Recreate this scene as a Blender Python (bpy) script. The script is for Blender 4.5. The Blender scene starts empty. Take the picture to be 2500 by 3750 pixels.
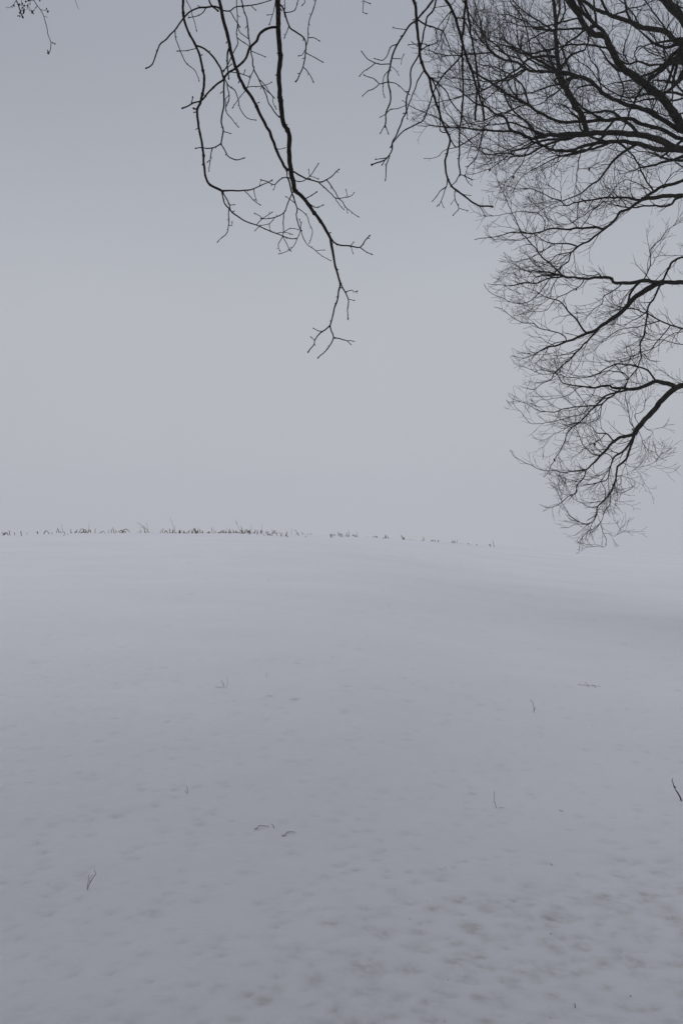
import bpy, math, random
import numpy as np
from mathutils import Vector, noise as mnoise

# ------------------------------------------------------------------ camera, sky, light, exposure
scene = bpy.context.scene
col = scene.collection
EYE = 1.6
F = 3646.0                      # focal length of the 35 mm lens in photo pixels

cam_data = bpy.data.cameras.new("camera")
cam_data.sensor_fit = 'VERTICAL'
cam_data.sensor_height = 36.0
cam_data.sensor_width = 24.0
cam_data.lens = 35.0
cam_data.clip_start = 0.05
cam_data.clip_end = 3000.0
cam = bpy.data.objects.new("camera", cam_data)
cam.location = (0, 0, EYE)
cam.rotation_euler = (math.radians(90), 0, 0)
col.objects.link(cam)
scene.camera = cam

SUN_ELEV, SUN_ROT = 64.0, 222.0     # behind the camera to the left, hidden by thick cloud
SUN_STRENGTH = 0.92
HAZE = 0.0021

world = bpy.data.worlds.new("World")
scene.world = world
world.use_nodes = True
nt = world.node_tree
nt.nodes.clear()
out = nt.nodes.new('ShaderNodeOutputWorld')
sky = nt.nodes.new('ShaderNodeTexSky')
sky.sky_type = 'NISHITA'
sky.sun_disc = False
sky.sun_elevation = math.radians(SUN_ELEV)
sky.sun_rotation = math.radians(SUN_ROT)
sky.air_density = 1.0
sky.dust_density = 1.0
bg_clear = nt.nodes.new('ShaderNodeBackground')
bg_clear.inputs['Strength'].default_value = 0.05
nt.links.new(sky.outputs[0], bg_clear.inputs['Color'])
# the closed cloud layer in front of it: a smooth overcast, paler towards the misty horizon
tc = nt.nodes.new('ShaderNodeTexCoord')
sep = nt.nodes.new('ShaderNodeSeparateXYZ')
nt.links.new(tc.outputs['Generated'], sep.inputs[0])
ramp = nt.nodes.new('ShaderNodeValToRGB')
ramp.color_ramp.interpolation = 'EASE'
e = ramp.color_ramp.elements
e[0].position = 0.0;  e[0].color = (0.464, 0.480, 0.512, 1)
e[1].position = 1.0;  e[1].color = (0.250, 0.275, 0.330, 1)
m = ramp.color_ramp.elements.new(0.16); m.color = (0.466, 0.482, 0.516, 1)
m = ramp.color_ramp.elements.new(0.46); m.color = (0.350, 0.371, 0.420, 1)
nt.links.new(sep.outputs['Z'], ramp.inputs[0])
nz = nt.nodes.new('ShaderNodeTexNoise')
nz.inputs['Scale'].default_value = 1.6
nz.inputs['Detail'].default_value = 3.0
nt.links.new(tc.outputs['Generated'], nz.inputs['Vector'])
nm = nt.nodes.new('ShaderNodeMapRange')
nm.inputs['From Min'].default_value = 0.3; nm.inputs['From Max'].default_value = 0.7
nm.inputs['To Min'].default_value = 0.965; nm.inputs['To Max'].default_value = 1.035
nt.links.new(nz.outputs[0], nm.inputs['Value'])
bg_cloud = nt.nodes.new('ShaderNodeBackground')
nt.links.new(ramp.outputs[0], bg_cloud.inputs['Color'])
dot = nt.nodes.new('ShaderNodeVectorMath'); dot.operation = 'DOT_PRODUCT'
nt.links.new(tc.outputs['Generated'], dot.inputs[0])
dot.inputs[1].default_value = (0, math.cos(math.radians(11)), math.sin(math.radians(11)))
gl = nt.nodes.new('ShaderNodeMapRange'); gl.interpolation_type = 'SMOOTHSTEP'
gl.inputs['From Min'].default_value = 0.72; gl.inputs['From Max'].default_value = 1.0
gl.inputs['To Min'].default_value = 0.925; gl.inputs['To Max'].default_value = 1.055
nt.links.new(dot.outputs['Value'], gl.inputs['Value'])
st = nt.nodes.new('ShaderNodeMath'); st.operation = 'MULTIPLY'
nt.links.new(nm.outputs[0], st.inputs[0]); nt.links.new(gl.outputs[0], st.inputs[1])
nt.links.new(st.outputs[0], bg_cloud.inputs['Strength'])
mix = nt.nodes.new('ShaderNodeMixShader')
mix.inputs[0].default_value = 0.93
nt.links.new(bg_clear.outputs[0], mix.inputs[1])
nt.links.new(bg_cloud.outputs[0], mix.inputs[2])
nt.links.new(mix.outputs[0], out.inputs['Surface'])

sun_data = bpy.data.lights.new("sun", 'SUN')
sun_data.energy = SUN_STRENGTH
sun_data.angle = math.radians(92)
sun_data.color = (1.0, 0.97, 0.93)
sun = bpy.data.objects.new("sun", sun_data)
sun.rotation_euler = (math.radians(90 - SUN_ELEV), 0, math.radians(180 - SUN_ROT))   # light travels away from the camera, to the right and down
sun.location = (0, -20, 30)
col.objects.link(sun)

scene.view_settings.view_transform = 'Standard'
scene.view_settings.look = 'None'
scene.view_settings.exposure = 0.0
scene.view_settings.gamma = 1.0
scene.view_settings.use_curve_mapping = False
scene.render.engine = 'CYCLES'
scene.cycles.max_bounces = 6
scene.cycles.diffuse_bounces = 3
scene.cycles.volume_bounces = 2
scene.cycles.use_denoising = True

random.seed(7)
rng = np.random.default_rng(11)
U = random.uniform

# ------------------------------------------------------------------ helpers
def tag(o, label=None, cat=None, group=None, kind=None):
    if label: o['label'] = label
    if cat: o['category'] = cat
    if group: o['group'] = group
    if kind: o['kind'] = kind
    return o

def empty(name, loc=(0, 0, 0)):
    o = bpy.data.objects.new(name, None)
    o.location = loc
    o.empty_display_size = 0.1
    col.objects.link(o)
    return o

class MB:
    """collects tubes and small solids into one mesh"""
    def __init__(self):
        self.v = []; self.f = []
    def tube(self, pts, rad, n=6, cap=True):
        v, f = self.v, self.f
        P = [Vector(p) for p in pts]
        if len(P) < 2: return
        base = len(v)
        nrm = None
        for i, p in enumerate(P):
            if i == 0: t = P[1] - P[0]
            elif i == len(P) - 1: t = P[-1] - P[-2]
            else: t = P[i + 1] - P[i - 1]
            if t.length < 1e-9: t = Vector((0, 0, 1))
            t.normalize()
            if nrm is None:
                a = Vector((1, 0, 0)) if abs(t.x) < 0.8 else Vector((0, 1, 0))
                nrm = t.cross(a).normalized()
            else:
                nrm = nrm - t * nrm.dot(t)
                if nrm.length < 1e-6: nrm = t.orthogonal()
                nrm.normalize()
            b = t.cross(nrm)
            r = rad[i]
            for k in range(n):
                a = 2 * math.pi * k / n
                c, s = math.cos(a) * r, math.sin(a) * r
                v.append((p.x + nrm.x * c + b.x * s, p.y + nrm.y * c + b.y * s, p.z + nrm.z * c + b.z * s))
        for i in range(len(P) - 1):
            o = base + i * n
            for k in range(n):
                k2 = (k + 1) % n
                f.append((o + k, o + k2, o + n + k2, o + n + k))
        if cap:
            f.append(tuple(base + k for k in reversed(range(n))))
            e0 = base + (len(P) - 1) * n
            f.append(tuple(e0 + k for k in range(n)))
    def blob(self, c, r, sx=1, sy=1, sz=1, n=6, m=4, rough=0.25):
        base = len(self.v)
        for i in range(m + 1):
            th = math.pi * i / m
            for k in range(n):
                a = 2 * math.pi * k / n
                q = r * (1 + U(-rough, rough))
                self.v.append((c[0] + sx * q * math.sin(th) * math.cos(a), c[1] + sy * q * math.sin(th) * math.sin(a), c[2] + sz * q * math.cos(th)))
        for i in range(m):
            for k in range(n):
                k2 = (k + 1) % n
                self.f.append((base + i * n + k, base + (i + 1) * n + k, base + (i + 1) * n + k2, base + i * n + k2))
    def build(self, name, mat, parent=None, smooth=True, origin=None):
        me = bpy.data.meshes.new(name)
        vv = self.v
        if origin is not None:
            vv = [(a - origin[0], b - origin[1], c - origin[2]) for a, b, c in vv]
        me.from_pydata(vv, [], self.f)
        me.materials.append(mat)
        if smooth:
            me.polygons.foreach_set("use_smooth", [True] * len(me.polygons))
        me.update()
        o = bpy.data.objects.new(name, me)
        col.objects.link(o)
        if parent is not None: o.parent = parent
        if origin is not None: o.location = origin
        return o

def pix(px, py, d):
    return Vector((d * (px - 1250) / F, d, EYE - d * (py - 1875) / F))

# ------------------------------------------------------------------ materials
def new_mat(name):
    mt = bpy.data.materials.new(name); mt.use_nodes = True
    return mt, mt.node_tree, mt.node_tree.nodes['Principled BSDF']

def bark_mat(name, c1, c2, scale, bump):
    mt, t, b = new_mat(name)
    tcn = t.nodes.new('ShaderNodeTexCoord')
    n1 = t.nodes.new('ShaderNodeTexNoise'); n1.inputs['Scale'].default_value = scale; n1.inputs['Detail'].default_value = 6
    t.links.new(tcn.outputs['Object'], n1.inputs['Vector'])
    r = t.nodes.new('ShaderNodeValToRGB')
    r.color_ramp.elements[0].position = 0.35; r.color_ramp.elements[0].color = (*c1, 1)
    r.color_ramp.elements[1].position = 0.7; r.color_ramp.elements[1].color = (*c2, 1)
    t.links.new(n1.outputs[0], r.inputs[0]); t.links.new(r.outputs[0], b.inputs['Base Color'])
    b.inputs['Roughness'].default_value = 0.9
    b.inputs['Specular IOR Level'].default_value = 0.15
    bp = t.nodes.new('ShaderNodeBump'); bp.inputs['Strength'].default_value = bump; bp.inputs['Distance'].default_value = 0.01
    t.links.new(n1.outputs[0], bp.inputs['Height']); t.links.new(bp.outputs[0], b.inputs['Normal'])
    return mt

M_BARK = bark_mat('dark_bark', (0.012, 0.010, 0.008), (0.034, 0.031, 0.022), 22, 0.6)
M_TWIG = bark_mat('twig_bark', (0.016, 0.012, 0.010), (0.034, 0.026, 0.021), 60, 0.3)
M_NEAR = bark_mat('near_bark', (0.013, 0.010, 0.008), (0.034, 0.026, 0.020), 80, 0.5)
M_LEAF = bark_mat('dead_leaf', (0.080, 0.022, 0.014), (0.16, 0.055, 0.030), 90, 0.2)
M_SEED = bark_mat('seed_case', (0.012, 0.009, 0.008), (0.030, 0.020, 0.016), 150, 0.3)
M_STUB = bark_mat('stubble', (0.040, 0.027, 0.018), (0.125, 0.080, 0.045), 30, 0.2)
M_STUB2 = bark_mat('stubble_leaf', (0.10, 0.075, 0.045), (0.20, 0.145, 0.080), 30, 0.2)
M_WEED = bark_mat('dry_weed', (0.16, 0.14, 0.125), (0.26, 0.23, 0.20), 40, 0.2)
M_STEM = bark_mat('dead_stem', (0.20, 0.18, 0.18), (0.32, 0.295, 0.285), 60, 0.2)

def snow_mat():
    mt, t, b = new_mat('snow')
    tcn = t.nodes.new('ShaderNodeTexCoord')
    # broad tone of old, wind packed snow
    n1 = t.nodes.new('ShaderNodeTexNoise'); n1.inputs['Scale'].default_value = 0.55; n1.inputs['Detail'].default_value = 7; n1.inputs['Roughness'].default_value = 0.6
    mp = t.nodes.new('ShaderNodeMapping'); mp.inputs['Scale'].default_value = (0.7, 1.5, 1.0); mp.inputs['Rotation'].default_value = (0, 0, 0.5)
    t.links.new(tcn.outputs['Object'], mp.inputs['Vector']); t.links.new(mp.outputs[0], n1.inputs['Vector'])
    r = t.nodes.new('ShaderNodeValToRGB')
    r.color_ramp.elements[0].position = 0.3; r.color_ramp.elements[0].color = (0.795, 0.797, 0.850, 1)
    r.color_ramp.elements[1].position = 0.7; r.color_ramp.elements[1].color = (0.866, 0.864, 0.900, 1)
    t.links.new(n1.outputs[0], r.inputs[0])
    # dirt caught in the dents (mesh attribute) broken up by noise
    at = t.nodes.new('ShaderNodeAttribute'); at.attribute_name = 'dirt'
    n2 = t.nodes.new('ShaderNodeTexNoise'); n2.inputs['Scale'].default_value = 38; n2.inputs['Detail'].default_value = 5
    t.links.new(tcn.outputs['Object'], n2.inputs['Vector'])
    mr = t.nodes.new('ShaderNodeMapRange'); mr.inputs['From Min'].default_value = 0.32; mr.inputs['From Max'].default_value = 0.62
    mr.inputs['To Min'].default_value = 0.25; mr.inputs['To Max'].default_value = 1.0
    t.links.new(n2.outputs[0], mr.inputs['Value'])
    mu = t.nodes.new('ShaderNodeMath'); mu.operation = 'MULTIPLY'; mu.use_clamp = True
    t.links.new(at.outputs['Fac'], mu.inputs[0]); t.links.new(mr.outputs[0], mu.inputs[1])
    mx = t.nodes.new('ShaderNodeMix'); mx.data_type = 'RGBA'
    t.links.new(mu.outputs[0], mx.inputs['Factor'])
    t.links.new(r.outputs[0], mx.inputs[6]); mx.inputs[7].default_value = (0.27, 0.245, 0.195, 1)
    t.links.new(mx.outputs[2], b.inputs['Base Color'])
    b.inputs['Roughness'].default_value = 0.85
    b.inputs['Specular IOR Level'].default_value = 0.2
    n3 = t.nodes.new('ShaderNodeTexNoise'); n3.inputs['Scale'].default_value = 26; n3.inputs['Detail'].default_value = 9; n3.inputs['Roughness'].default_value = 0.65
    t.links.new(mp.outputs[0], n3.inputs['Vector'])
    bp = t.nodes.new('ShaderNodeBump'); bp.inputs['Strength'].default_value = 0.7; bp.inputs['Distance'].default_value = 0.012
    t.links.new(n3.outputs[0], bp.inputs['Height']); t.links.new(bp.outputs[0], b.inputs['Normal'])
    return mt
M_SNOW = snow_mat()

# ------------------------------------------------------------------ the snow field
US = np.array([-0.60, -0.07, 0.036, 0.10, 0.154, 0.24, 0.34, 0.60])
ROW = np.array([1953, 1954, 1966, 1984, 2004, 2018, 2028, 2036.])      # where the crest line runs
YC = np.array([27, 27, 28.5, 31, 34, 37, 40, 44.])                       # how far off the crest is
_u = np.linspace(-0.9, 0.9, 361)
_k = np.exp(-0.5 * (np.arange(-24, 25) * 0.005 / 0.045) ** 2); _k /= _k.sum()
_sm = lambda v: np.convolve(np.pad(np.interp(_u, US, v), 24, 'edge'), _k, 'valid')
ROW_T, YC_T = _sm(ROW), _sm(YC)

def terrain(x, y):
    x = np.asarray(x, float); y = np.asarray(y, float)
    yy = np.maximum(y, 5.0)
    u = x / yy
    yc = np.interp(u, _u, YC_T)
    row = np.interp(u, _u, ROW_T)
    b = EYE / yc ** 2
    a = -(row - 1875) / F + 2 * EYE / yc
    yp = np.maximum(y, 0)
    y1 = 1.55 * yc
    z_in = a * yp - b * yp ** 2
    s1 = a - 2 * b * y1
    z1 = a * y1 - b * y1 ** 2
    dd = np.maximum(yp - y1, 0)
    ang = -(row - 1875) / F
    m1 = EYE + ang * y1 - z1
    z_out = EYE + ang * yp - (m1 + (ang - s1) * 30 * (1 - np.exp(-dd / 30)))
    z = np.where(yp < y1, z_in, z_out)
    return z + np.minimum(y, 0) * 0.0

def vnoise(x, y, seed):
    """smooth value noise on an integer lattice (vectorised)"""
    xi = np.floor(x).astype(np.int64); yi = np.floor(y).astype(np.int64)
    fx = x - xi; fy = y - yi
    fx = fx * fx * (3 - 2 * fx); fy = fy * fy * (3 - 2 * fy)
    def h(a, b):
        n = (a * 374761393 + b * 668265263 + seed * 2147483647) & 0xFFFFFFFF
        n = ((n ^ (n >> 13)) * 1274126177) & 0xFFFFFFFF
        return ((n ^ (n >> 16)) & 0xFFFF) / 65535.0
    return (h(xi, yi) * (1 - fx) + h(xi + 1, yi) * fx) * (1 - fy) + (h(xi, yi + 1) * (1 - fx) + h(xi + 1, yi + 1) * fx) * fy

def relief(x, y):
    c, s = math.cos(0.45), math.sin(0.45)
    xr, yr = x * c + y * s, -x * s + y * c
    near = np.clip(1.6 - np.hypot(x, y) / 40, 0, 1)
    z = 0.045 * (vnoise(xr * 0.45, yr * 0.9, 1) - 0.5)
    z += near * 0.022 * (vnoise(xr * 1.3 + 5, yr * 2.6, 2) - 0.5)
    z += near * 0.010 * (vnoise(xr * 3.6, yr * 7.0 + 3, 3) - 0.5)
    z += near * 0.005 * (vnoise(xr * 10, yr * 17, 4) - 0.5)
    return z

def axis_sym(step, flat, growth, far):
    a = [0.0]
    while a[-1] < far:
        s = step if a[-1] < flat else step + (a[-1] - flat) * growth
        a.append(a[-1] + s)
    a = np.array(a)
    return np.concatenate([-a[:0:-1], a])
gx = axis_sym(0.017, 1.9, 0.03, 250.0)
ly = [2.2]
while ly[-1] < 310: ly.append(ly[-1] + 0.016 + max(ly[-1] - 4.2, 0) * 0.0095)
lb = [2.2]
while lb[-1] > -60: lb.append(lb[-1] - (0.03 + (2.2 - lb[-1]) * 0.12))
gy = np.array(lb[:0:-1] + ly)
X, Y = np.meshgrid(gx, gy)
Z = terrain(X, Y) + relief(X, Y)
DIRT = np.zeros_like(Z)

# dents: where clods, stubble and grit have melted into the thin snow
def dirt_patch(x, y):
    """soiled, trodden strip running across the lower right"""
    q = (x - 0.25) * 0.75 - (y - 3.0) * 0.18
    band = np.exp(-((y - (2.75 + 0.62 * x)) / 0.55) ** 2)
    return np.clip((x + 0.55) / 0.7, 0, 1) * band
dents = []
for _ in range(6500):
    yv = 2.3 + 15 * random.random() ** 1.7
    xv = U(-0.42, 0.42) * (yv + 0.8)
    dp = float(dirt_patch(xv, yv))
    if yv > 7 and random.random() < 0.5: continue
    big = random.random()
    if random.random() < dp * 0.9 or big < 0.55:
        sx = U(0.011, 0.027) * (1 + 0.5 * dp); sy = sx * U(0.5, 0.9)
        depth = 0.0012 + 0.0080 * random.random() ** 2.2 * (1 + 0.3 * dp)
        dirt = (U(0.03, 0.26) if random.random() > dp else U(0.10, 0.38))
        if random.random() < 0.012: dirt = U(0.3, 0.7)
        dents.append((xv, yv, sx, sy, depth, dirt, U(-0.1, 0.8)))
for xv, yv, sx, sy, depth, dirt, ang in dents:
    R = 3 * max(sx, sy)
    i0, i1 = np.searchsorted(gx, [xv - R, xv + R]); j0, j1 = np.searchsorted(gy, [yv - R, yv + R])
    if i1 <= i0 or j1 <= j0: continue
    xx = X[j0:j1, i0:i1] - xv; yy_ = Y[j0:j1, i0:i1] - yv
    c, s = math.cos(ang), math.sin(ang)
    g = np.exp(-(((xx * c + yy_ * s) / sx) ** 2 + ((-xx * s + yy_ * c) / sy) ** 2))
    Z[j0:j1, i0:i1] -= depth * g
    DIRT[j0:j1, i0:i1] = np.maximum(DIRT[j0:j1, i0:i1], dirt * g)
DP = dirt_patch(X, Y)
blot = np.clip(vnoise(X * 9 + Y * 1.2, Y * 15 - X * 2.0, 21) * 0.6 + vnoise(X * 21, Y * 30, 22) * 0.4 - 0.47, 0, 1) * 0.95
DIRT = np.clip(DIRT + DP * blot, 0, 1)
Z -= DP * 0.010 * vnoise(X * 9 + 2, Y * 14, 23)

ny, nx = Z.shape
verts = np.stack([X, Y, Z], -1).reshape(-1, 3)
idx = np.arange(ny * nx).reshape(ny, nx)
quads = np.stack([idx[:-1, :-1], idx[:-1, 1:], idx[1:, 1:], idx[1:, :-1]], -1).reshape(-1, 4)
me = bpy.data.meshes.new('snow_field')
me.vertices.add(len(verts)); me.vertices.foreach_set('co', verts.ravel())
me.loops.add(quads.size); me.loops.foreach_set('vertex_index', quads.ravel().astype(np.int32))
me.polygons.add(len(quads))
me.polygons.foreach_set('loop_start', (np.arange(len(quads)) * 4).astype(np.int32))
me.polygons.foreach_set('use_smooth', np.ones(len(quads), dtype=bool))
me.update(calc_edges=True)
at = me.attributes.new('dirt', 'FLOAT', 'POINT'); at.data.foreach_set('value', DIRT.ravel().astype(np.float32))
me.materials.append(M_SNOW)
snow = bpy.data.objects.new('snow_field', me); col.objects.link(snow)
tag(snow, 'wide field of old grey white snow rising to a low crest', kind='structure')

def ground(x, y):
    return float(terrain(x, y) + relief(np.asarray(x, float), np.asarray(y, float)))

def ground_at(px, py):
    """walk along the sight line's bearing to the spot of ground seen at that place, or to the crest"""
    u = (px - 1250) / F
    ys = np.linspace(2.3, 95, 3200)
    z = terrain(u * ys, ys)
    rows = 1875 - (z - EYE) / ys * F
    ic = int(np.argmin(rows))
    hit = np.nonzero(rows[:ic + 1] <= py)[0]
    y = ys[hit[0]] if len(hit) else ys[ic]
    return float(u * y), float(y)

# ------------------------------------------------------------------ haze
LOW = float(Z.min()) - 1.2
bm_v = [(-290, -75, LOW), (290, -75, LOW), (290, 345, LOW), (-290, 345, LOW), (-290, -75, 13.5), (290, -75, 13.5), (290, 345, 13.5), (-290, 345, 13.5)]
bm_f = [(3, 2, 1, 0), (4, 5, 6, 7), (0, 1, 5, 4), (1, 2, 6, 5), (2, 3, 7, 6), (3, 0, 4, 7)]
hm = bpy.data.meshes.new('haze'); hm.from_pydata(bm_v, [], bm_f)
hmat = bpy.data.materials.new('haze_air'); hmat.use_nodes = True
ht = hmat.node_tree; ht.nodes.clear()
ho = ht.nodes.new('ShaderNodeOutputMaterial'); hv = ht.nodes.new('ShaderNodeVolumePrincipled')
hv.inputs['Color'].default_value = (0.93, 0.94, 0.97, 1)
hv.inputs['Density'].default_value = HAZE
ht.links.new(hv.outputs[0], ho.inputs['Volume'])
hm.materials.append(hmat)
haze = bpy.data.objects.new('haze', hm); col.objects.link(haze)
tag(haze, 'thin pale winter mist hanging over the snow field', kind='stuff')

# ------------------------------------------------------------------ branch tools
ZA = (500, 0, 900 / 1568); ZB = (600, 500, 800 / 1568); ZC = (1250, 0, 650 / 1568)
ZD = (1700, 0, 800 / 1568); ZE = (1700, 600, 800 / 1568); ZF = (1800, 1200, 700 / 1568)
ZG = (1500, 0, 600 / 1568); ZH = (2000, 0, 500 / 1568)

def catmull(P, step):
    outp = []
    n = len(P)
    for i in range(n - 1):
        p0 = P[max(i - 1, 0)]; p1 = P[i]; p2 = P[i + 1]; p3 = P[min(i + 2, n - 1)]
        k = max(1, int((p2 - p1).length / step))
        for j in range(k):
            t = j / k
            outp.append(0.5 * ((2 * p1) + (p2 - p0) * t + (2 * p0 - 5 * p1 + 4 * p2 - p3) * t * t + (3 * p1 - p0 - 3 * p2 + p3) * t ** 3))
    outp.append(P[-1].copy())
    return outp

class Branch: pass

def make_branch(tree, zoom, w0, w1, pts, d0, spread, snap=45, pre=None, jit=0.0012, dend=None, wide=1.0):
    """one limb: seen course, real thickness, own distance; starts on whatever limb it grows from"""
    ox, oy, sc = zoom
    pp = [(ox + a * sc, oy + b * sc) for a, b in pts]
    br = Branch(); br.parent = None
    depth = d0
    best = None
    if tree and snap and pre is None:
        for q in tree:
            for k, (qx, qy, qd) in enumerate(q.scr):
                dd = (qx - pp[0][0]) ** 2 + (qy - pp[0][1]) ** 2
                if best is None or dd < best[0]: best = (dd, q, k)
        if best[0] < snap ** 2:
            br.parent = best[1]; depth = best[1].scr[best[2]][2]
    L = 0
    for a, b in zip(pp, pp[1:]): L += math.hypot(a[0] - b[0], a[1] - b[1])
    Lm = L * d0 / F
    sl = U(-spread, spread) if dend is None else (dend - depth) / max(Lm, 1e-6)
    ph, amp = U(0, 6.28), U(0, 0.05) * Lm
    s = 0; P = []
    for i, (a, b) in enumerate(pp):
        if i: s += math.hypot(a - pp[i - 1][0], b - pp[i - 1][1]) / L
        d = depth + sl * Lm * s + amp * (math.sin(ph + 5 * s) - math.sin(ph))
        P.append(pix(a, b, d))
    if br.parent is not None:
        P[0] = br.parent.P[best[2]].copy()
    npre = 0
    if pre:
        P = [Vector(q) for q in pre] + P; npre = len(pre)
    k = d0 / F * sc * wide
    step = max(0.012, 9 * d0 / F)
    S = catmull(P, step)
    # little kinks
    for i in range(1, len(S) - 1):
        q = S[i] * (1 / (step * 3.2))
        S[i] = S[i] + Vector((mnoise.noise(q), 0.7 * mnoise.noise(q + Vector((7, 3, 1))), mnoise.noise(q + Vector((1, 9, 4))))) * jit * d0
    n = len(S)
    br.P = S
    br.R = []
    for i in range(n):
        t = i / (n - 1)
        r = 0.5 * k * (w0 + (w1 - w0) * t)
        r *= 1 + 0.16 * mnoise.noise(S[i] * (0.9 / step)) 
        br.R.append(max(r, 0.0009))
    br.scr = [(1250 + F * p.x / p.y, 1875 - F * (p.z - EYE) / p.y, p.y) if p.y > 1 else (1e5, 1e5, p.y) for p in S]
    tree.append(br)
    return br

def tangent(P, i):
    a = P[max(i - 1, 0)]; b = P[min(i + 1, len(P) - 1)]
    t = b - a
    return t.normalized() if t.length > 1e-9 else Vector((0, 0, 1))

def rand_perp(t):
    while True:
        v = Vector((U(-1, 1), U(-1, 1), U(-1, 1)))
        v = v - t * v.dot(t)
        if v.length > 0.2: return v.normalized()

def grow(mb, p, d, length, r, level, up=0.05, wander=0.22, inside=None, tip=0.0014, gap=0.075):
    """a curving twig with alternating side twigs, turning up towards its tip"""
    step = 0.024 if level > 0 else 0.034
    n = max(3, int(length / step))
    pts = [p.copy()]; rad = [r]
    d = d.normalized(); side = rand_perp(d); nxt = gap * U(0.5, 1.2); acc = 0; flip = 1
    cv = rand_perp(d) * U(0.0, 0.10)
    kids = []
    for i in range(n):
        cv = cv * 0.86 + Vector((U(-1, 1), U(-1, 1), U(-1, 1))) * wander * 0.15
        d = (d + cv + Vector((U(-1, 1), U(-1, 1), U(-1, 1))) * wander * 0.55 + Vector((0, 0, up * (0.4 + 1.4 * i / n)))).normalized()
        p = p + d * step
        if inside is not None and not inside(p): break
        pts.append(p.copy()); rad.append(max(tip, r + (tip - r) * ((i + 1) / n) ** 0.8))
        acc += step
        if acc > nxt and level < 2 and i < n - 1 and (level == 0 or random.random() < 0.7):
            acc = 0; nxt = gap * U(0.6, 1.5); flip = -flip
            ax = (d * U(0.8, 1.2) + side * flip * U(0.35, 0.8) + rand_perp(d) * 0.3)
            kids.append((p.copy(), ax, (length * (1 - i / n) * U(0.35, 0.75) + 0.03), rad[-1] * 0.78))
            d = (d - side * flip * U(0.12, 0.40)).normalized()
    if len(pts) > 1:
        mb.tube(pts, rad, 4 if r > 0.004 else 3, cap=False)
        q = pts[-1] + (pts[-1] - pts[-2]).normalized() * 0.008
        mb.tube([pts[-1], (pts[-1] + q) * 0.5, q], [tip, tip * 1.8, tip * 0.5], 3, cap=False)
    for kp, kd, kl, kr in kids:
        grow(mb, kp, kd, kl, max(kr, tip), level + 1, up, wander, inside, tip, gap * 0.85)

def spurs(mb, br, spacing, size, tip_bud=True):
    """knobbly short shoots, bud scars and swollen joints along a branch"""
    acc = 0; nx_ = spacing * U(0.4, 1)
    for i in range(1, len(br.P)):
        acc += (br.P[i] - br.P[i - 1]).length
        if acc > nx_:
            acc = 0; nx_ = spacing * U(0.4, 1.7)
            t = tangent(br.P, i); d = (rand_perp(t) + t * U(0.2, 0.9)).normalized()
            l = size * U(0.4, 1.4); r = min(br.R[i] * 0.6, 0.0024)
            a = br.P[i]; b_ = a + d * (br.R[i] + l * 0.6); c_ = b_ + (d + rand_perp(d) * 0.3) * l * 0.4
            mb.tube([a, b_, c_], [r * 1.2, r, r * 1.15], 4)
    if tip_bud:
        p = br.P[-1]; t = tangent(br.P, len(br.P) - 1)
        r = br.R[-1]
        mb.tube([p, p + t * 0.004, p + t * 0.010], [r, r * 1.7, r * 0.6], 5)

# ------------------------------------------------------------------ the big bare tree on the right
D0 = 10.0
TX, TY = 4.75, 10.6                                   # where its trunk stands
tz = ground(TX, TY)
T_right = empty('bare_tree', (0, 0, 0))
tag(T_right, 'big bare tree spreading dark limbs and fine twigs in from the right', 'tree')

tr_pts = [(TX + 0.15, TY, tz - 0.15), (TX + 0.08, TY, tz + 0.6), (TX, TY, 1.8), (TX - 0.05, TY + 0.05, 3.2), (TX - 0.1, TY, 4.4), (TX + 0.05, TY + 0.1, 5.8), (TX + 0.2, TY + 0.15, 7.6), (TX + 0.15, TY + 0.2, 9.5), (TX + 0.3, TY + 0.2, 11.6)]
mb = MB()
tp = catmull([Vector(p) for p in tr_pts], 0.2)
tr = []
for i, p in enumerate(tp):
    h = max(p.z - tz, 0)
    tr.append((0.40 * math.exp(-h / 0.5) * 0.5 + 0.36 - 0.030 * h) * (1 + 0.06 * mnoise.noise(p * 1.7)))
tr = [max(r, 0.03) for r in tr]
mb.tube(tp, tr, 14)
mb.build('trunk', M_BARK, T_right)

def trunk_pt(z):
    best = min(range(len(tp)), key=lambda i: abs(tp[i].z - z))
    return tp[best]

BND = [(-200, 1500), (0, 1520), (150, 1500), (300, 1425), (430, 1420), (540, 1520), (600, 1700), (760, 1745), (860, 1728), (960, 1765), (1060, 1762), (1200, 1860), (1300, 1860), (1460, 1860), (1660, 1862), (1760, 1960), (1860, 1970), (1960, 2040), (2040, 2080), (2060, 2600), (4000, 2600)]
BY = [a for a, b in BND]; BX = [b for a, b in BND]
def inside_right(p):
    if p.y < 2: return True
    px = 1250 + F * p.x / p.y; py = 1875 - F * (p.z - EYE) / p.y
    q = p * 2.6
    return px > np.interp(py, BY, BX) + 85 * mnoise.noise(q) + 30 and (py < 2010 + 60 * mnoise.noise(q) or px > 2560)

R = []
def lim(zoom, w0, w1, pts, root=None, spread=0.55, **kw):
    """root: height on the trunk that the limb leaves from, for limbs coming in from outside the picture"""
    pre = None
    if root is not None:
        t = trunk_pt(root)
        ox, oy, sc = zoom
        s = pix(ox + pts[0][0] * sc, oy + pts[0][1] * sc, kw.get('d0', D0))
        pre = [t, t.lerp(s, 0.5) + Vector((0, 0, 0.05))]
    d0 = kw.pop('d0', D0)
    b = make_branch(R, zoom, w0, w1, pts, d0, spread, pre=pre, wide=0.93 if zoom in (ZE, ZF) else 1.0, **kw)
    b.main = root is not None
    return b

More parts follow.
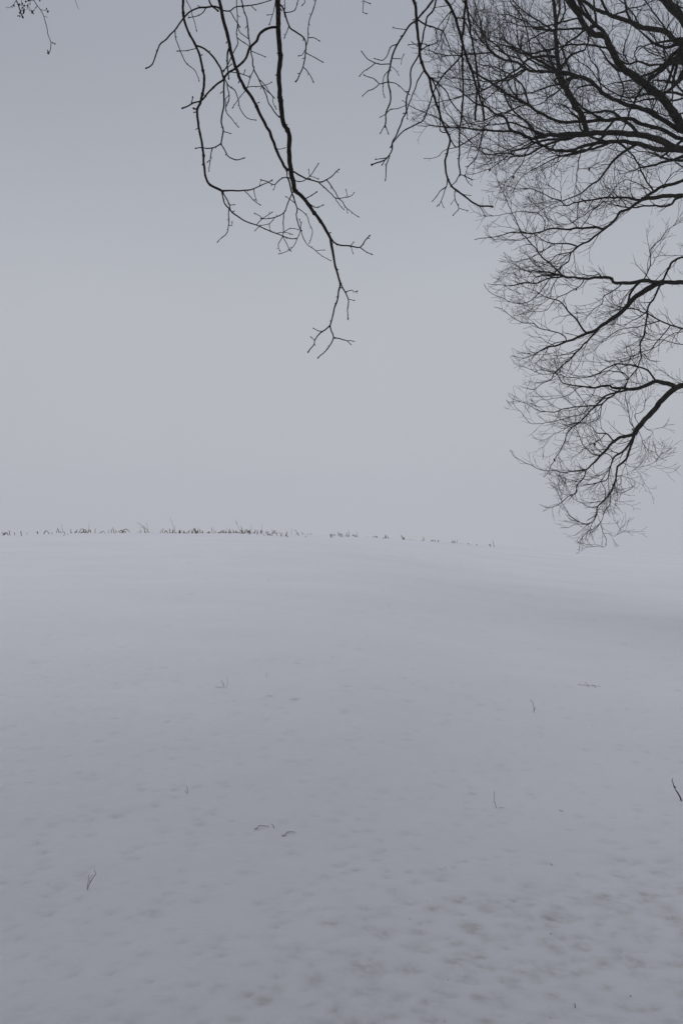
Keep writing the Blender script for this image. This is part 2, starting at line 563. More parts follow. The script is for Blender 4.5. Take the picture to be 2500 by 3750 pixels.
# lowest limb, reaching down
lim(ZF, 58, 46, [(1650,440),(1568,470),(1510,490),(1450,540),(1390,600),(1330,670),(1270,740),(1210,800),(1170,870)], root=2.6)
lim(ZF, 34, 14, [(1170,870),(1110,890),(1040,905),(980,950),(930,1010),(880,1055),(850,1100),(770,1165)])
lim(ZF, 11, 4, [(770,1165),(680,1175),(600,1190),(520,1170),(440,1175),(380,1155),(270,1105),(190,1065),(150,1000)])
lim(ZF, 13, 4, [(770,1165),(750,1230),(700,1290),(690,1350),(630,1380),(560,1440),(480,1480),(390,1450)])
lim(ZF, 26, 9, [(1170,870),(1130,950),(1080,1010),(1000,1070),(960,1180),(950,1230),(930,1260),(900,1262)])
lim(ZF, 8, 5, [(915,1262),(925,1340),(930,1390)])
lim(ZF, 24, 10, [(1165,880),(1130,1000),(1090,1090),(1030,1140),(1015,1230),(985,1340),(930,1410),(870,1465),(860,1530),(828,1590)])
lim(ZF, 8, 4, [(828,1590),(750,1608),(660,1560),(600,1490),(575,1430)])
lim(ZF, 5, 4, [(750,1608),(680,1615),(620,1640),(560,1645)])
lim(ZF, 9, 4, [(870,1465),(800,1470),(740,1440),(660,1395)])
lim(ZF, 9, 5, [(975,1350),(970,1430),(930,1500),(885,1605)])
lim(ZF, 5, 4, [(885,1605),(850,1640),(780,1675),(735,1730),(720,1790),(715,1850),(690,1853)])
lim(ZF, 5, 4, [(885,1605),(915,1680),(935,1740),(920,1800),(885,1790)])
lim(ZF, 4, 3.5, [(915,1680),(960,1690),(1000,1710),(1020,1700)])
lim(ZF, 15, 4, [(1000,915),(950,880),(850,860),(830,820),(780,790),(700,780)])
lim(ZF, 9, 4, [(930,890),(870,930),(790,960),(740,1010)])
lim(ZF, 12, 4, [(905,1040),(840,1040),(780,1000),(740,950),(720,900),(690,820)])
lim(ZF, 10, 6, [(1000,1080),(960,1040),(910,1030)])
lim(ZF, 8, 4, [(990,1090),(960,1150),(900,1200),(790,1250),(740,1240),(640,1260)])
lim(ZF, 6, 4, [(1030,1140),(1080,1110),(1150,1140),(1250,1135),(1335,1100)])
lim(ZF, 5, 3.5, [(960,1215),(1080,1220),(1150,1240),(1180,1280),(1160,1300)])
lim(ZF, 5, 3.5, [(1020,1215),(1060,1230),(1065,1280),(1020,1305)])
lim(ZF, 14, 6, [(1180,860),(1150,830),(1170,830),(1130,770),(1120,700)])
lim(ZF, 6, 4, [(1210,800),(1170,720),(1230,690),(1260,600)])
lim(ZF, 8, 4, [(1215,830),(1230,920)])
lim(ZF, 6, 3.5, [(1240,800),(1270,830),(1320,850),(1300,885)])
# second limb off it, running left
lim(ZF, 42, 8, [(1510,480),(1440,460),(1340,440),(1270,470),(1150,505),(1060,495),(985,490),(970,470),(900,480),(850,495),(720,480),(610,460),(570,440),(540,390)])
lim(ZF, 18, 6, [(1330,430),(1290,370),(1200,320),(1100,300),(1010,300),(930,340),(860,380),(760,410),(620,405),(540,380)])
lim(ZF, 13, 4, [(1100,490),(1115,415),(1060,365),(980,355),(900,370),(820,400),(700,400)])
lim(ZF, 18, 5, [(1050,500),(980,560),(890,625),(800,640),(620,660),(480,690),(370,670),(280,620)])
lim(ZF, 9, 4, [(890,625),(880,730),(800,785),(680,780),(600,830),(500,880)])
lim(ZF, 8, 3.5, [(800,640),(760,700),(650,735),(520,760),(380,790),(300,770),(240,690),(180,640),(170,580)])
lim(ZF, 7, 5, [(850,495),(790,610),(780,640)])
lim(ZF, 7, 4, [(720,485),(620,550),(500,580),(380,600)])
lim(ZF, 10, 8, [(1200,310),(1120,415)])
# middle limbs
lim(ZE, 62, 9, [(1620,850),(1568,855),(1450,850),(1350,850),(1290,840),(1160,855),(1060,845),(1050,825),(980,815),(930,815),(860,825),(730,810),(640,785),(560,775),(450,770)], root=3.6)
lim(ZE, 16, 8, [(985,818),(960,790),(935,800)])
lim(ZE, 9, 4, [(860,825),(820,880),(740,930),(660,965),(580,1050),(500,1060)])
lim(ZE, 46, 10, [(1430,850),(1360,870),(1270,920),(1200,980),(1150,1040),(1090,1090),(1000,1150),(900,1210),(820,1240),(730,1280),(600,1320),(540,1345)])
lim(ZE, 22, 16, [(1270,860),(1190,920),(1170,1000),(1140,1050)])
lim(ZE, 10, 4, [(730,1280),(715,1240),(680,1215),(600,1195),(540,1180),(490,1150),(400,1130),(330,1090),(260,1040),(210,1025)])
lim(ZE, 16, 14, [(970,1180),(900,1250),(840,1310),(780,1372)])
lim(ZF, 14, 4, [(700,195),(660,240),(580,310),(510,370),(490,420),(400,470),(330,510),(230,480)])
lim(ZF, 10, 4, [(610,125),(540,120),(450,155),(360,210),(270,250)])
lim(ZF, 8, 4, [(660,250),(640,330),(600,400)])
lim(ZF, 7, 3.5, [(500,375),(400,380),(300,330),(200,300),(150,230)])
lim(ZE, 11, 5, [(1140,860),(1070,910),(1000,945),(985,1000),(920,1050)])
lim(ZE, 26, 12, [(1620,655),(1568,670),(1490,700),(1465,750),(1430,820),(1385,900),(1360,960),(1320,1030),(1310,1070),(1300,1160),(1280,1240),(1260,1310),(1265,1372)], root=4.2)
lim(ZF, 13, 11, [(1262,10),(1250,50),(1215,150),(1220,230),(1200,310)])
lim(ZE, 12, 5, [(1310,1060),(1250,1100),(1170,1145)])
lim(ZE, 11, 4, [(1300,830),(1330,720),(1330,620),(1390,560),(1440,490),(1490,450)])
lim(ZE, 24, 8, [(1620,1190),(1568,1185),(1490,1160),(1390,1125),(1310,1075),(1220,1040),(1160,1040)], root=3.2)
lim(ZE, 10, 6, [(1480,1160),(1400,1250),(1330,1330),(1270,1350)])
lim(ZE, 9, 4, [(1400,1130),(1250,1170),(1110,1190),(1000,1270)])
lim(ZF, 11, 5, [(1620,20),(1568,30),(1500,40),(1420,90),(1340,160),(1230,230),(1100,270),(950,280)], root=3.3)
lim(ZE, 12, 6, [(1640,1290),(1568,1300),(1450,1270),(1330,1260)], root=2.9)
# upper right limb of the lower crown
lim(ZE, 42, 14, [(1620,100),(1568,120),(1500,145),(1430,160),(1350,200),(1270,260),(1200,310),(1110,350),(1080,400),(1000,470),(930,520),(870,560),(815,590),(765,635)], root=4.4)
lim(ZE, 11, 4, [(765,635),(740,700),(690,745),(640,790),(580,860),(530,930),(480,980),(420,1000),(330,990),(270,965),(180,920),(140,860)])
lim(ZE, 9, 4, [(765,635),(670,655),(620,695),(560,730),(480,740),(400,760),(330,785)])
lim(ZE, 9, 4, [(685,745),(670,800),(630,880),(600,970),(540,1010)])
lim(ZE, 14, 6, [(815,590),(770,575),(690,572),(630,578),(560,545),(490,500)])
lim(ZE, 8, 4, [(630,578),(560,630),(480,670),(390,700)])
lim(ZE, 36, 30, [(1620,215),(1568,225),(1440,230),(1340,245),(1270,255)], root=4.5)
lim(ZE, 20, 6, [(1270,260),(1200,250),(1130,240),(1030,245),(940,255),(860,265),(790,280),(720,298),(690,265),(620,245),(560,215),(480,180)])
lim(ZE, 6, 4, [(690,265),(640,270),(560,280)])
lim(ZE, 6, 4, [(690,255),(690,210),(640,180)])
lim(ZE, 20, 7, [(1568,240),(1510,260),(1490,290),(1410,305),(1340,300),(1200,315),(1140,310),(1060,290)])
lim(ZE, 10, 6, [(1150,310),(1135,270),(1100,240)])
lim(ZE, 20, 5, [(990,460),(930,455),(830,460),(700,468),(590,475),(490,500),(400,490),(330,490),(230,520),(70,545)])
lim(ZE, 7, 4, [(490,500),(440,535),(350,550),(220,545)])
lim(ZE, 8, 4, [(570,470),(575,420),(550,375),(490,345),(430,340),(340,350),(200,375)])
lim(ZE, 6, 4, [(590,465),(600,410),(580,370)])
lim(ZE, 8, 5, [(830,460),(870,400),(930,330),(1000,270)])
lim(ZE, 10, 4, [(1000,265),(920,330),(850,370),(750,430)])
lim(ZE, 14, 10, [(1340,190),(1290,100),(1245,0),(1180,-90),(1110,-150)])
lim(ZE, 9, 4, [(1330,195),(1230,130),(1130,120),(1060,200)])
lim(ZE, 9, 4, [(1420,165),(1480,80),(1568,30)])
# the sheaf of heavy limbs at the upper right
lim(ZD, 92, 24, [(1660,1085),(1560,1075),(1480,1050),(1380,1000),(1280,970),(1150,960),(1040,950),(900,955),(800,965),(700,965),(600,970),(480,995)], root=4.0)
lim(ZD, 24, 9, [(480,995),(400,960),(330,930),(290,840),(220,820),(150,770),(60,730),(-40,640)])
lim(ZD, 18, 8, [(380,955),(330,945),(200,940),(100,930),(-100,915),(-250,900)])
lim(ZD, 9, 5, [(-100,915),(-200,840),(-330,790),(-450,720)])
lim(ZD, 40, 12, [(1560,1090),(1380,1070),(1250,1035),(1130,1015),(1010,1020),(840,1050),(760,1085),(620,1075),(560,1045),(470,1005)])
lim(ZD, 44, 14, [(1660,1020),(1600,1010),(1500,975),(1400,920),(1270,890),(1190,850),(1100,855),(980,865),(850,870),(700,875),(620,855),(560,820),(500,790),(460,755),(380,710),(310,680),(200,600),(100,540),(60,510)], root=4.2, d0=10.3)
lim(ZD, 11, 6, [(440,765),(350,720),(300,690)])
lim(ZD, 12, 6, [(440,765),(330,790),(220,830),(120,870),(0,890)])
lim(ZD, 52, 12, [(1660,975),(1600,960),(1540,930),(1420,860),(1300,790),(1180,755),(1080,720),(980,660),(900,580),(800,540),(700,520),(520,515),(440,495),(380,450),(310,430),(240,410),(160,340)], root=4.3, d0=10.6)
lim(ZD, 14, 6, [(440,505),(380,550),(290,570),(200,585),(100,580),(-60,560)])
lim(ZD, 88, 36, [(1660,990),(1560,900),(1500,810),(1400,690),(1330,640),(1250,570),(1150,500),(1090,430),(1050,350),(1000,260),(920,240),(860,190),(820,110),(770,30),(745,-30),(700,-180)], root=4.4, d0=10.2)
lim(ZD, 32, 20, [(1000,260),(990,220),(920,160),(860,100),(800,40),(770,-20),(740,-150)])
lim(ZD, 62, 22, [(1700,380),(1600,330),(1560,310),(1500,280),(1430,220),(1350,210),(1260,190),(1140,140),(1020,100),(930,60),(850,0),(820,-30),(760,-120)], root=5.6, d0=10.8)
lim(ZD, 74, 50, [(1680,300),(1600,200),(1550,120),(1490,50),(1440,-20),(1380,-140)], root=5.8, d0=10.4)
lim(ZD, 50, 40, [(1580,250),(1560,330),(1565,420),(1600,520)], d0=10.4)
lim(ZD, 28, 14, [(1640,470),(1550,460),(1450,460),(1330,465),(1240,440),(1180,460),(1100,430)], root=5.4)
lim(ZD, 36, 16, [(1680,700),(1600,690),(1500,665),(1400,670),(1280,680)], root=5.0)
lim(ZD, 42, 22, [(880,945),(850,850),(790,760),(720,640),(690,560),(670,450),(650,150),(640,-20),(640,-160)])
lim(ZD, 16, 8, [(870,940),(830,820),(770,690),(740,640),(760,560),(735,450),(700,340),(660,250),(680,60),(670,-60)])
lim(ZD, 14, 6, [(640,350),(560,370),(470,390),(400,360)])
lim(ZD, 12, 8, [(470,390),(460,280),(430,170),(390,90),(330,10),(320,-60)])
lim(ZD, 15, 8, [(650,240),(560,170),(480,120),(400,60),(340,-10),(300,-90)])
lim(ZD, 14, 6, [(810,130),(680,160),(560,190),(430,190),(300,160),(230,200)])
lim(ZD, 18, 10, [(1030,370),(900,325),(800,320),(680,340),(480,385)])
lim(ZD, 14, 8, [(690,350),(740,470),(760,520),(760,530)])
lim(ZD, 12, 6, [(660,470),(560,420),(470,395),(300,300)])
lim(ZD, 10, 5, [(280,420),(200,370),(140,320),(60,200)])
lim(ZD, 9, 5, [(840,1050),(830,1100),(810,1200),(798,1325)])
lim(ZD, 6, 4, [(812,1225),(900,1200)])
lim(ZD, 8, 4, [(690,1080),(650,1175),(580,1210),(530,1260)])
lim(ZD, 7, 4, [(440,1100),(410,1180),(350,1260),(320,1280)])
lim(ZD, 8, 4, [(480,1000),(440,1100),(330,1130),(200,1170)])
lim(ZD, 8, 4, [(470,1000),(350,1060),(250,1090),(120,1060)])
lim(ZD, 7, 4, [(560,1045),(420,1070),(300,1100),(180,1140)])
lim(ZD, 8, 5, [(130,940),(100,1080),(70,1150),(25,1192)])
lim(ZD, 6, 4, [(250,950),(248,1180),(265,1215)])
lim(ZD, 9, 5, [(1090,1010),(1180,1090),(1240,1170)])
lim(ZD, 14, 8, [(1110,730),(1140,640),(1100,520),(1110,480)])
lim(ZD, 12, 7, [(1000,660),(960,560),(950,480),(900,430),(880,330)])
lim(ZD, 12, 6, [(1340,830),(1370,720),(1380,650)])
lim(ZD, 12, 6, [(1180,460),(1140,380),(1170,260),(1190,200)])
lim(ZD, 10, 6, [(1240,440),(1220,380),(1260,330),(1330,370),(1480,430)])
lim(ZD, 12, 7, [(1500,460),(1420,340),(1330,240)])
lim(ZD, 14, 7, [(1260,190),(1180,60),(1090,-20),(1060,-100)])
lim(ZD, 16, 8, [(1480,270),(1400,150),(1330,60),(1260,-40)])
lim(ZD, 14, 7, [(1050,110),(1160,70),(1300,30),(1400,-20)])

# filler limbs inside the crown, farther back and above
n_traced = len(R)
heavy = [b for b in R if max(b.R) > 0.02]
for k in range(140):
    hb = random.choice(heavy[-24:] if k % 3 else heavy)
    i = random.randrange(len(hb.P) // 5, len(hb.P) - 1)
    p = hb.P[i]
    px, py, _ = hb.scr[i]
    if py > 600 and random.random() < 0.93: continue
    t = tangent(hb.P, i)
    d = (t * 0.6 + rand_perp(t) * 0.8 + Vector((-0.25, U(-.3, .5), 0.15))).normalized()
    n = int(U(12, 26)); r0 = min(hb.R[i] * 0.55, 0.014 if px < 1950 else 0.018) + 0.003
    P = [p.copy()]
    for j in range(n):
        d = (d + Vector((U(-1, 1), U(-1, 1), U(-1, 1))) * 0.27 + Vector((-0.015, 0, 0.015))).normalized()
        q = P[-1] + d * 0.055
        if not inside_right(q): break
        P.append(q)
    if len(P) < 6: continue
    b = Branch(); b.parent = hb; b.main = False
    b.P = P; b.R = [r0 + (0.0025 - r0) * j / (len(P) - 1) for j in range(len(P))]
    b.scr = [(1250 + F * q.x / q.y, 1875 - F * (q.z - EYE) / q.y, q.y) for q in P]
    R.append(b)
for k in range(18):                          # steep sprays in the outer part of the upper crown
    cand = [(b_, i) for b_ in random.sample(R, 60) for i in range(4, len(b_.P), 3) if 1640 < b_.scr[i][0] < 1950 and 60 < b_.scr[i][1] < 470]
    if not cand: continue
    hb, i = random.choice(cand); p = hb.P[i]
    d = Vector((U(-0.5, 0.15), U(-.3, .3), 1)).normalized(); P = [p.copy()]; r0 = min(hb.R[i] * 0.7, 0.011)
    for j in range(int(U(9, 20))):
        d = (d + Vector((U(-1, 1), U(-1, 1), U(-1, 1))) * 0.24 + Vector((-0.01, 0, 0.03))).normalized()
        q = P[-1] + d * 0.05
        if not inside_right(q): break
        P.append(q)
    if len(P) < 5: continue
    b = Branch(); b.parent = hb; b.main = False
    b.P = P; b.R = [r0 + (0.0025 - r0) * j / (len(P) - 1) for j in range(len(P))]
    b.scr = [(1250 + F * q.x / q.y, 1875 - F * (q.z - EYE) / q.y, q.y) for q in P]
    R.append(b)
# the rest of the crown, above and beyond the picture
for k in range(20):
    z0 = U(4.6, 10.5); t0 = trunk_pt(z0); a = U(0, 2 * math.pi)
    d = Vector((math.cos(a), 0.8 * math.sin(a), U(0.1, 0.9)))
    if z0 < 6.5 and d.x < 0.2: d.x = abs(d.x) + 0.2
    d.normalize(); r0 = U(0.03, 0.08)
    P = [t0.copy()]
    for j in range(int(U(18, 36))):
        d = (d + Vector((U(-1, 1), U(-1, 1), U(-1, 1))) * 0.16 + Vector((0, 0, 0.02))).normalized()
        q = P[-1] + d * 0.11
        if q.z > 12.6: break
        px, py = 1250 + F * q.x / q.y, 1875 - F * (q.z - EYE) / q.y
        if px < 2540 and py > -20: break
        P.append(q)
    if len(P) < 6: continue
    b = Branch(); b.parent = None; b.main = True
    b.P = P; b.R = [r0 + (0.004 - r0) * j / (len(P) - 1) for j in range(len(P))]
    b.scr = [(1250 + F * q.x / q.y, 1875 - F * (q.z - EYE) / q.y, q.y) for q in P]
    R.append(b)

leaf_spots = []
for bi, b in enumerate(R):
    mb = MB()
    sides = 9 if max(b.R) > 0.03 else (7 if max(b.R) > 0.012 else 5)
    mb.tube(b.P, b.R, sides)
    limb = mb.build('limb', M_BARK, T_right)
    tw = MB()
    acc = 0; nxt = U(0.02, 0.1); flip = 1
    for i in range(2, len(b.P)):
        acc += (b.P[i] - b.P[i - 1]).length
        if acc < nxt: continue
        px, py, _ = b.scr[i]
        if px > 2900 or py < -700: nxt = acc + 0.05; continue
        acc = 0; r = b.R[i]; flip = -flip
        dense = 1.0
        if py < 560: dense = 1.15
        nxt = (U(0.05, 0.13) if r < 0.012 else U(0.10, 0.24)) / dense
        if px > 2520 or py < -60: nxt *= 2.2
        t = tangent(b.P, i)
        sd = Vector((-t.z, 0, t.x)).normalized() if abs(t.y) < 0.98 else rand_perp(t)
        if flip * sd.z < 0 and random.random() < 0.35: flip = -flip      # more on the upper side
        if r > 0.02 and random.random() < 0.55: continue
        d = (t * U(0.7, 1.25) + sd * flip * U(0.35, 0.8) + rand_perp(t) * U(0.1, 0.5)).normalized()
        if r > 0.012 and random.random() < 0.25: d = (d + Vector((0, 0, 0.8))).normalized()
        L = (U(0.10, 0.44) if r < 0.012 else U(0.15, 0.66)) * (1.0 if random.random() < 0.8 else 0.5)
        nxt *= U(0.45, 1.0) if py > 520 else U(0.6, 1.2)
        L *= min(1.0, 0.45 + max(0.0, px - np.interp(py, BY, BX)) / 300)
        grow(tw, b.P[i], d, L, min(r * 0.65, U(0.0034, 0.0054)), 0, up=0.05, wander=0.30, inside=inside_right, gap=0.07)
    # fork at the tip
    px, py, _ = b.scr[-1]
    if b.R[-1] < 0.02 and px < 2520 and py > -60:
        t = tangent(b.P, len(b.P) - 1)
        for k in range(3):
            grow(tw, b.P[-1], t + rand_perp(t) * U(0.1, 0.7), U(0.15, 0.38), min(b.R[-1], 0.004), 0, up=0.05, wander=0.2, inside=inside_right, gap=0.06)
    if tw.v:
        o = tw.build('twigs', M_TWIG, limb)
        tag(o, kind='stuff')
        if len(leaf_spots) < 400 and 0 <= px < 2480: leaf_spots.append(Vector(tw.v[random.randrange(len(tw.v))]))

def dead_leaf(p, size, parent, name='dead_leaf', mat=None):
    mb = MB()
    a = U(0, 6.28); ux = Vector((math.cos(a), math.sin(a), U(-.3, .3))).normalized(); dn = Vector((U(-.3, .3), U(-.3, .3), -1)).normalized()
    s = size; fold = ux.cross(dn)
    pts = [(0, 0, 0), (0.45, 0.3, 0.25), (0.25, 0.75, 0.35), (0, 1.15, 0), (-0.3, 0.7, 0.3), (-0.45, 0.35, 0.22), (0, 0.5, -0.08)]
    for th in (0.0, 0.004):
        for x, y, z in pts: mb.v.append(tuple(p + ux * x * s + dn * y * s + fold * (z * s + th)))
    for k in range(6):
        k2 = (k + 1) % 6
        mb.f.append((k, k2, 6)); mb.f.append((7 + k2, 7 + k, 13)); mb.f.append((k2, k, 7 + k, 7 + k2))
    return mb.build(name, mat or M_LEAF, parent, smooth=False)
for px, py in [(1585, 600), (2322, 1672), (2185, 1640), (1858, 112), (2140, 738), (1990, 1662), (2160, 600), (1910, 160), (1835, 660), (1790, 610), (2110, 1045), (2155, 625), (1860, 625)]:
    best = None
    for b in R:
        for k, (qx, qy, qd) in enumerate(b.scr):
            dd = (qx - px) ** 2 + (qy - py) ** 2
            if best is None or dd < best[0]: best = (dd, b, k)
    dead_leaf(best[1].P[best[2]], U(0.022, 0.038), T_right)

# ------------------------------------------------------------------ the tree over the camera
T_near = empty('bare_tree', (0, 0, 0))
tag(T_near, 'bare tree overhead whose dark knobbly branches hang down from the top edge in the middle', 'tree')
NX, NY = -1.5, -3.2
nz0 = ground(NX, NY)
mb = MB()
ntp = catmull([Vector(p) for p in [(NX - 0.05, NY, nz0 - 0.15), (NX, NY, nz0 + 0.7), (NX + 0.05, NY, 2.0), (NX, NY + 0.05, 3.3), (NX + 0.1, NY + 0.15, 4.6), (NX + 0.2, NY + 0.3, 6.4), (NX + 0.25, NY + 0.3, 8.5), (NX + 0.3, NY + 0.5, 10.8)]], 0.2)
mb.tube(ntp, [max(0.03, (0.18 * math.exp(-max(p.z - nz0, 0) / 0.4) + 0.34 - 0.028 * max(p.z - nz0, 0)) * (1 + 0.06 * mnoise.noise(p * 2))) for p in ntp], 14)
mb.build('trunk', M_BARK, T_near)
def npt(z): return min(ntp, key=lambda p: abs(p.z - z))

overhead = []
def over_limb(pts, r0, r1):
    P = catmull([Vector(p) for p in pts], 0.12)
    for i in range(1, len(P)):
        q = P[i] * 1.4
        P[i] = P[i] + Vector((mnoise.noise(q), mnoise.noise(q + Vector((5, 5, 5))), mnoise.noise(q + Vector((9, 2, 7))))) * 0.07
    Rr = [r0 + (r1 - r0) * (i / (len(P) - 1)) ** 0.8 for i in range(len(P))]
    mb = MB(); mb.tube(P, Rr, 9)
    o = mb.build('limb', M_BARK, T_near)
    overhead.append((P, Rr, o)); return P
LA = over_limb([npt(4.0), (-1.35, -1.4, 5.2), (-1.1, 0.8, 6.0), (-0.75, 2.6, 6.0), (-0.55, 4.1, 5.4), (-0.5, 4.6, 5.0)], 0.15, 0.025)
LB = over_limb([npt(4.4), (-0.9, -1.5, 5.7), (-0.2, 0.6, 6.5), (0.35, 2.7, 6.3), (0.6, 4.4, 5.7), (0.65, 5.0, 5.2)], 0.14, 0.025)
def in_view(p, m=0.25):
    return p.y > 0.5 and p.z - EYE < (0.5143 * p.y + m) and abs(p.x) < 0.343 * p.y + m
for k in range(105):  # unseen extra crown limbs, added to shade the snow near the camera
    z0 = U(3.6, 10.0); t0 = npt(z0); a = U(0, 2 * math.pi) if k % 3 else U(0.3, 2.6)
    d = Vector((math.cos(a), math.sin(a), U(0.15, 0.9))).normalized()
    P = [t0.copy()]; r0 = U(0.06, 0.15)
    for j in range(int(U(18, 42))):
        d = (d + Vector((U(-1, 1), U(-1, 1), U(-1, 1))) * 0.17 + Vector((0, 0, 0.01 if P[-1].z < 9 else -0.05))).normalized()
        q = P[-1] + d * 0.18
        if in_view(q, 0.7) or q.z > 12.2: break
        P.append(q)
    if len(P) < 8: continue
    Rr = [r0 + (0.008 - r0) * (i / (len(P) - 1)) ** 0.7 for i in range(len(P))]
    mb = MB(); mb.tube(P, Rr, 8); o = mb.build('limb', M_BARK, T_near)
    overhead.append((P, Rr, o))
for P, Rr, o in overhead:  # thick twigs on the overhead limbs, added out of view to block more skylight
    tw = MB(); n_ok = 0
    for i in range(4, len(P)):
        for rep_ in range(2):
            t = tangent(P, i); d = (t * U(.3, 1) + rand_perp(t)).normalized()
            q = P[i].copy(); pts = [q]; n = int(U(8, 22))
            for j in range(n):
                d = (d + Vector((U(-1, 1), U(-1, 1), U(-1, 1))) * 0.2).normalized(); q = q + d * 0.09
                if in_view(q) or q.z > 12.8: break
                pts.append(q)
            if len(pts) < 4: continue
            r0 = min(Rr[i] * 0.7, 0.024)
            tw.tube(pts, [r0 + (0.003 - r0) * k / (len(pts) - 1) for k in range(len(pts))], 4)
            for k in range(2, len(pts), 2):
                tt = tangent(pts, k); dd = (tt * 0.6 + rand_perp(tt)).normalized(); qq = pts[k].copy(); pp = [qq]
                for j in range(int(U(4, 9))):
                    dd = (dd + Vector((U(-1, 1), U(-1, 1), U(-1, 1))) * 0.22).normalized(); qq = qq + dd * 0.07
                    if in_view(qq) or qq.z > 12.8: break
                    pp.append(qq)
                if len(pp) > 2: tw.tube(pp, [0.008 + (0.0025 - 0.008) * k2 / (len(pp) - 1) for k2 in range(len(pp))], 3)
    if tw.v: tag(tw.build('twigs', M_TWIG, o), kind='stuff')

N = []
ND = 4.5
groups = []
def hang(zoom, w0, w1, pts, main=False, d0=ND, spread=0.25, frm=None, **kw):
    pre = None
    if frm is not None:
        ox, oy, sc = zoom
        s = pix(ox + pts[0][0] * sc, oy + pts[0][1] * sc, d0)
        limbP = LA if frm == 'A' else LB
        yt = d0 - 0.45
        a = min(limbP, key=lambda p: abs(p.y - yt))
        t2 = pix(ox + pts[1][0] * sc, oy + pts[1][1] * sc, d0)
        up = (s - t2).normalized()
        k_ = s + up * 0.40; pre = [a, a.lerp(k_, 0.5) + up * 0.05, k_, s + up * 0.12]
    b = make_branch(N, zoom, w0, w1, pts, d0, spread, snap=30, pre=pre, jit=0.0009, wide=1.22, **kw)
    b.main = frm is not None
    return b

# left cluster
hang(ZA, 17, 12, [(297,-20),(295,60),(303,130),(330,200),(372,275),(405,370),(425,450),(432,520),(420,600),(405,660),(388,700),(392,780),(408,860),(422,940),(428,1030),(440,1120),(470,1180),(545,1218)], frm='A', d0=4.5)
hang(ZB, 11, 5, [(415,390),(520,387),(575,390),(645,375),(740,330),(768,317)])
hang(ZB, 5, 4, [(575,390),(640,455),(685,487)])
hang(ZB, 5, 4, [(645,375),(652,420),(662,452)])
hang(ZB, 8, 4, [(415,392),(440,430),(472,490),(468,530),(465,610),(455,680),(425,725),(392,750)])
hang(ZB, 5, 4, [(472,490),(498,490)])
hang(ZB, 5, 4, [(464,640),(488,640),(490,622)])
hang(ZB, 9, 5, [(415,392),(430,460),(465,515),(540,580),(600,615),(665,637),(760,675),(855,715),(938,733)])
hang(ZB, 5, 4, [(665,637),(705,590),(770,548)])
hang(ZB, 5, 4, [(705,590),(685,570),(660,555)])
A2 = hang(ZA, 24, 15, [(520,-20),(527,0),(545,90),(572,190),(592,290),(612,370),(640,450),(680,540),(740,630),(790,730),(850,850),(890,950),(940,1060),(958,1080)], frm='A', d0=4.65)
hang(ZB, 12, 6, [(880,230),(925,250),(1010,295),(1110,327),(1165,312),(1205,285),(1250,240)])
hang(ZB, 8, 4, [(1110,327),(1190,400),(1228,440),(1320,436),(1360,408)])
hang(ZB, 4, 4, [(1320,436),(1308,390)])
hang(ZB, 7, 4, [(1165,312),(1205,355),(1240,425),(1272,462),(1315,515),(1390,573)])
hang(ZB, 5, 4, [(1228,440),(1255,490),(1285,518)])
hang(ZB, 4, 4, [(1310,510),(1316,538)])
hang(ZB, 9, 6, [(878,230),(882,290),(850,295),(820,320),(797,345),(740,325),(703,312)])
hang(ZB, 5, 4, [(797,345),(798,360),(790,375)])
hang(ZB, 7, 5, [(882,290),(940,315),(990,320),(1048,285),(1105,200)])
hang(ZB, 4, 4, [(1048,285),(1075,295),(1100,302)])
hang(ZB, 4, 4, [(1048,285),(1040,243)])
hang(ZB, 11, 7, [(880,285),(905,350),(922,410),(955,515),(950,560),(962,620),(982,670)])
hang(ZB, 6, 4, [(955,515),(1028,570),(1045,630),(1065,695),(1045,760)])
hang(ZB, 6, 4, [(982,670),(1000,730),(1035,780),(1088,818),(1135,858),(1190,887)])
hang(ZB, 4, 4, [(1088,818),(1145,815)])
hang(ZB, 6, 4, [(982,670),(945,765),(905,810),(832,840)])
hang(ZB, 6, 5, [(982,670),(985,625),(975,600)])
hang(ZB, 8, 5, [(922,410),(885,490),(862,545),(795,580),(705,590)])
hang(ZB, 7, 5, [(862,545),(858,620),(858,690),(855,715),(905,815)])
hang(ZB, 5, 4, [(855,715),(820,770),(830,815)])
hang(ZB, 5, 4, [(795,580),(758,625),(700,640),(660,670)])
hang(ZB, 5, 4, [(758,625),(765,675),(810,693),(858,690),(915,700)])
hang(ZB, 5, 4, [(858,690),(900,662),(935,660),(980,672)])
hang(ZB, 5, 4, [(940,485),(910,455),(882,435)])
A3 = hang(ZA, 29, 24, [(905,-20),(905,0),(905,150),(908,250),(918,350),(910,450),(910,560),(925,700),(935,780),(970,850),(973,950),(980,1060),(1000,1160),(1010,1215)], frm='A', d0=4.4)
hang(ZB, 23, 11, [(938,390),(985,425),(1020,470),(1080,550),(1140,640),(1185,715),(1205,790),(1225,900),(1265,1050)])
hang(ZB, 11, 8, [(1265,1050),(1250,1150),(1215,1270),(1192,1355)])
hang(ZB, 8, 6, [(1192,1355),(1138,1400),(1080,1460),(1075,1490),(1045,1525),(1040,1540)])
hang(ZB, 5, 4, [(1138,1400),(1110,1398),(1080,1380)])
hang(ZB, 4, 4, [(1080,1460),(1062,1445)])
hang(ZB, 9, 6, [(1192,1355),(1200,1400),(1218,1440),(1175,1525),(1112,1582)])
hang(ZB, 7, 4, [(1218,1440),(1310,1465),(1355,1468)])
hang(ZB, 5, 4, [(1310,1465),(1335,1487)])
hang(ZB, 9, 5, [(1265,1050),(1300,1120),(1325,1168),(1315,1245),(1320,1302)])
hang(ZB, 6, 4, [(1300,1120),(1350,1102),(1362,1116),(1380,1112)])
hang(ZB, 4, 4, [(1325,1168),(1357,1175)])
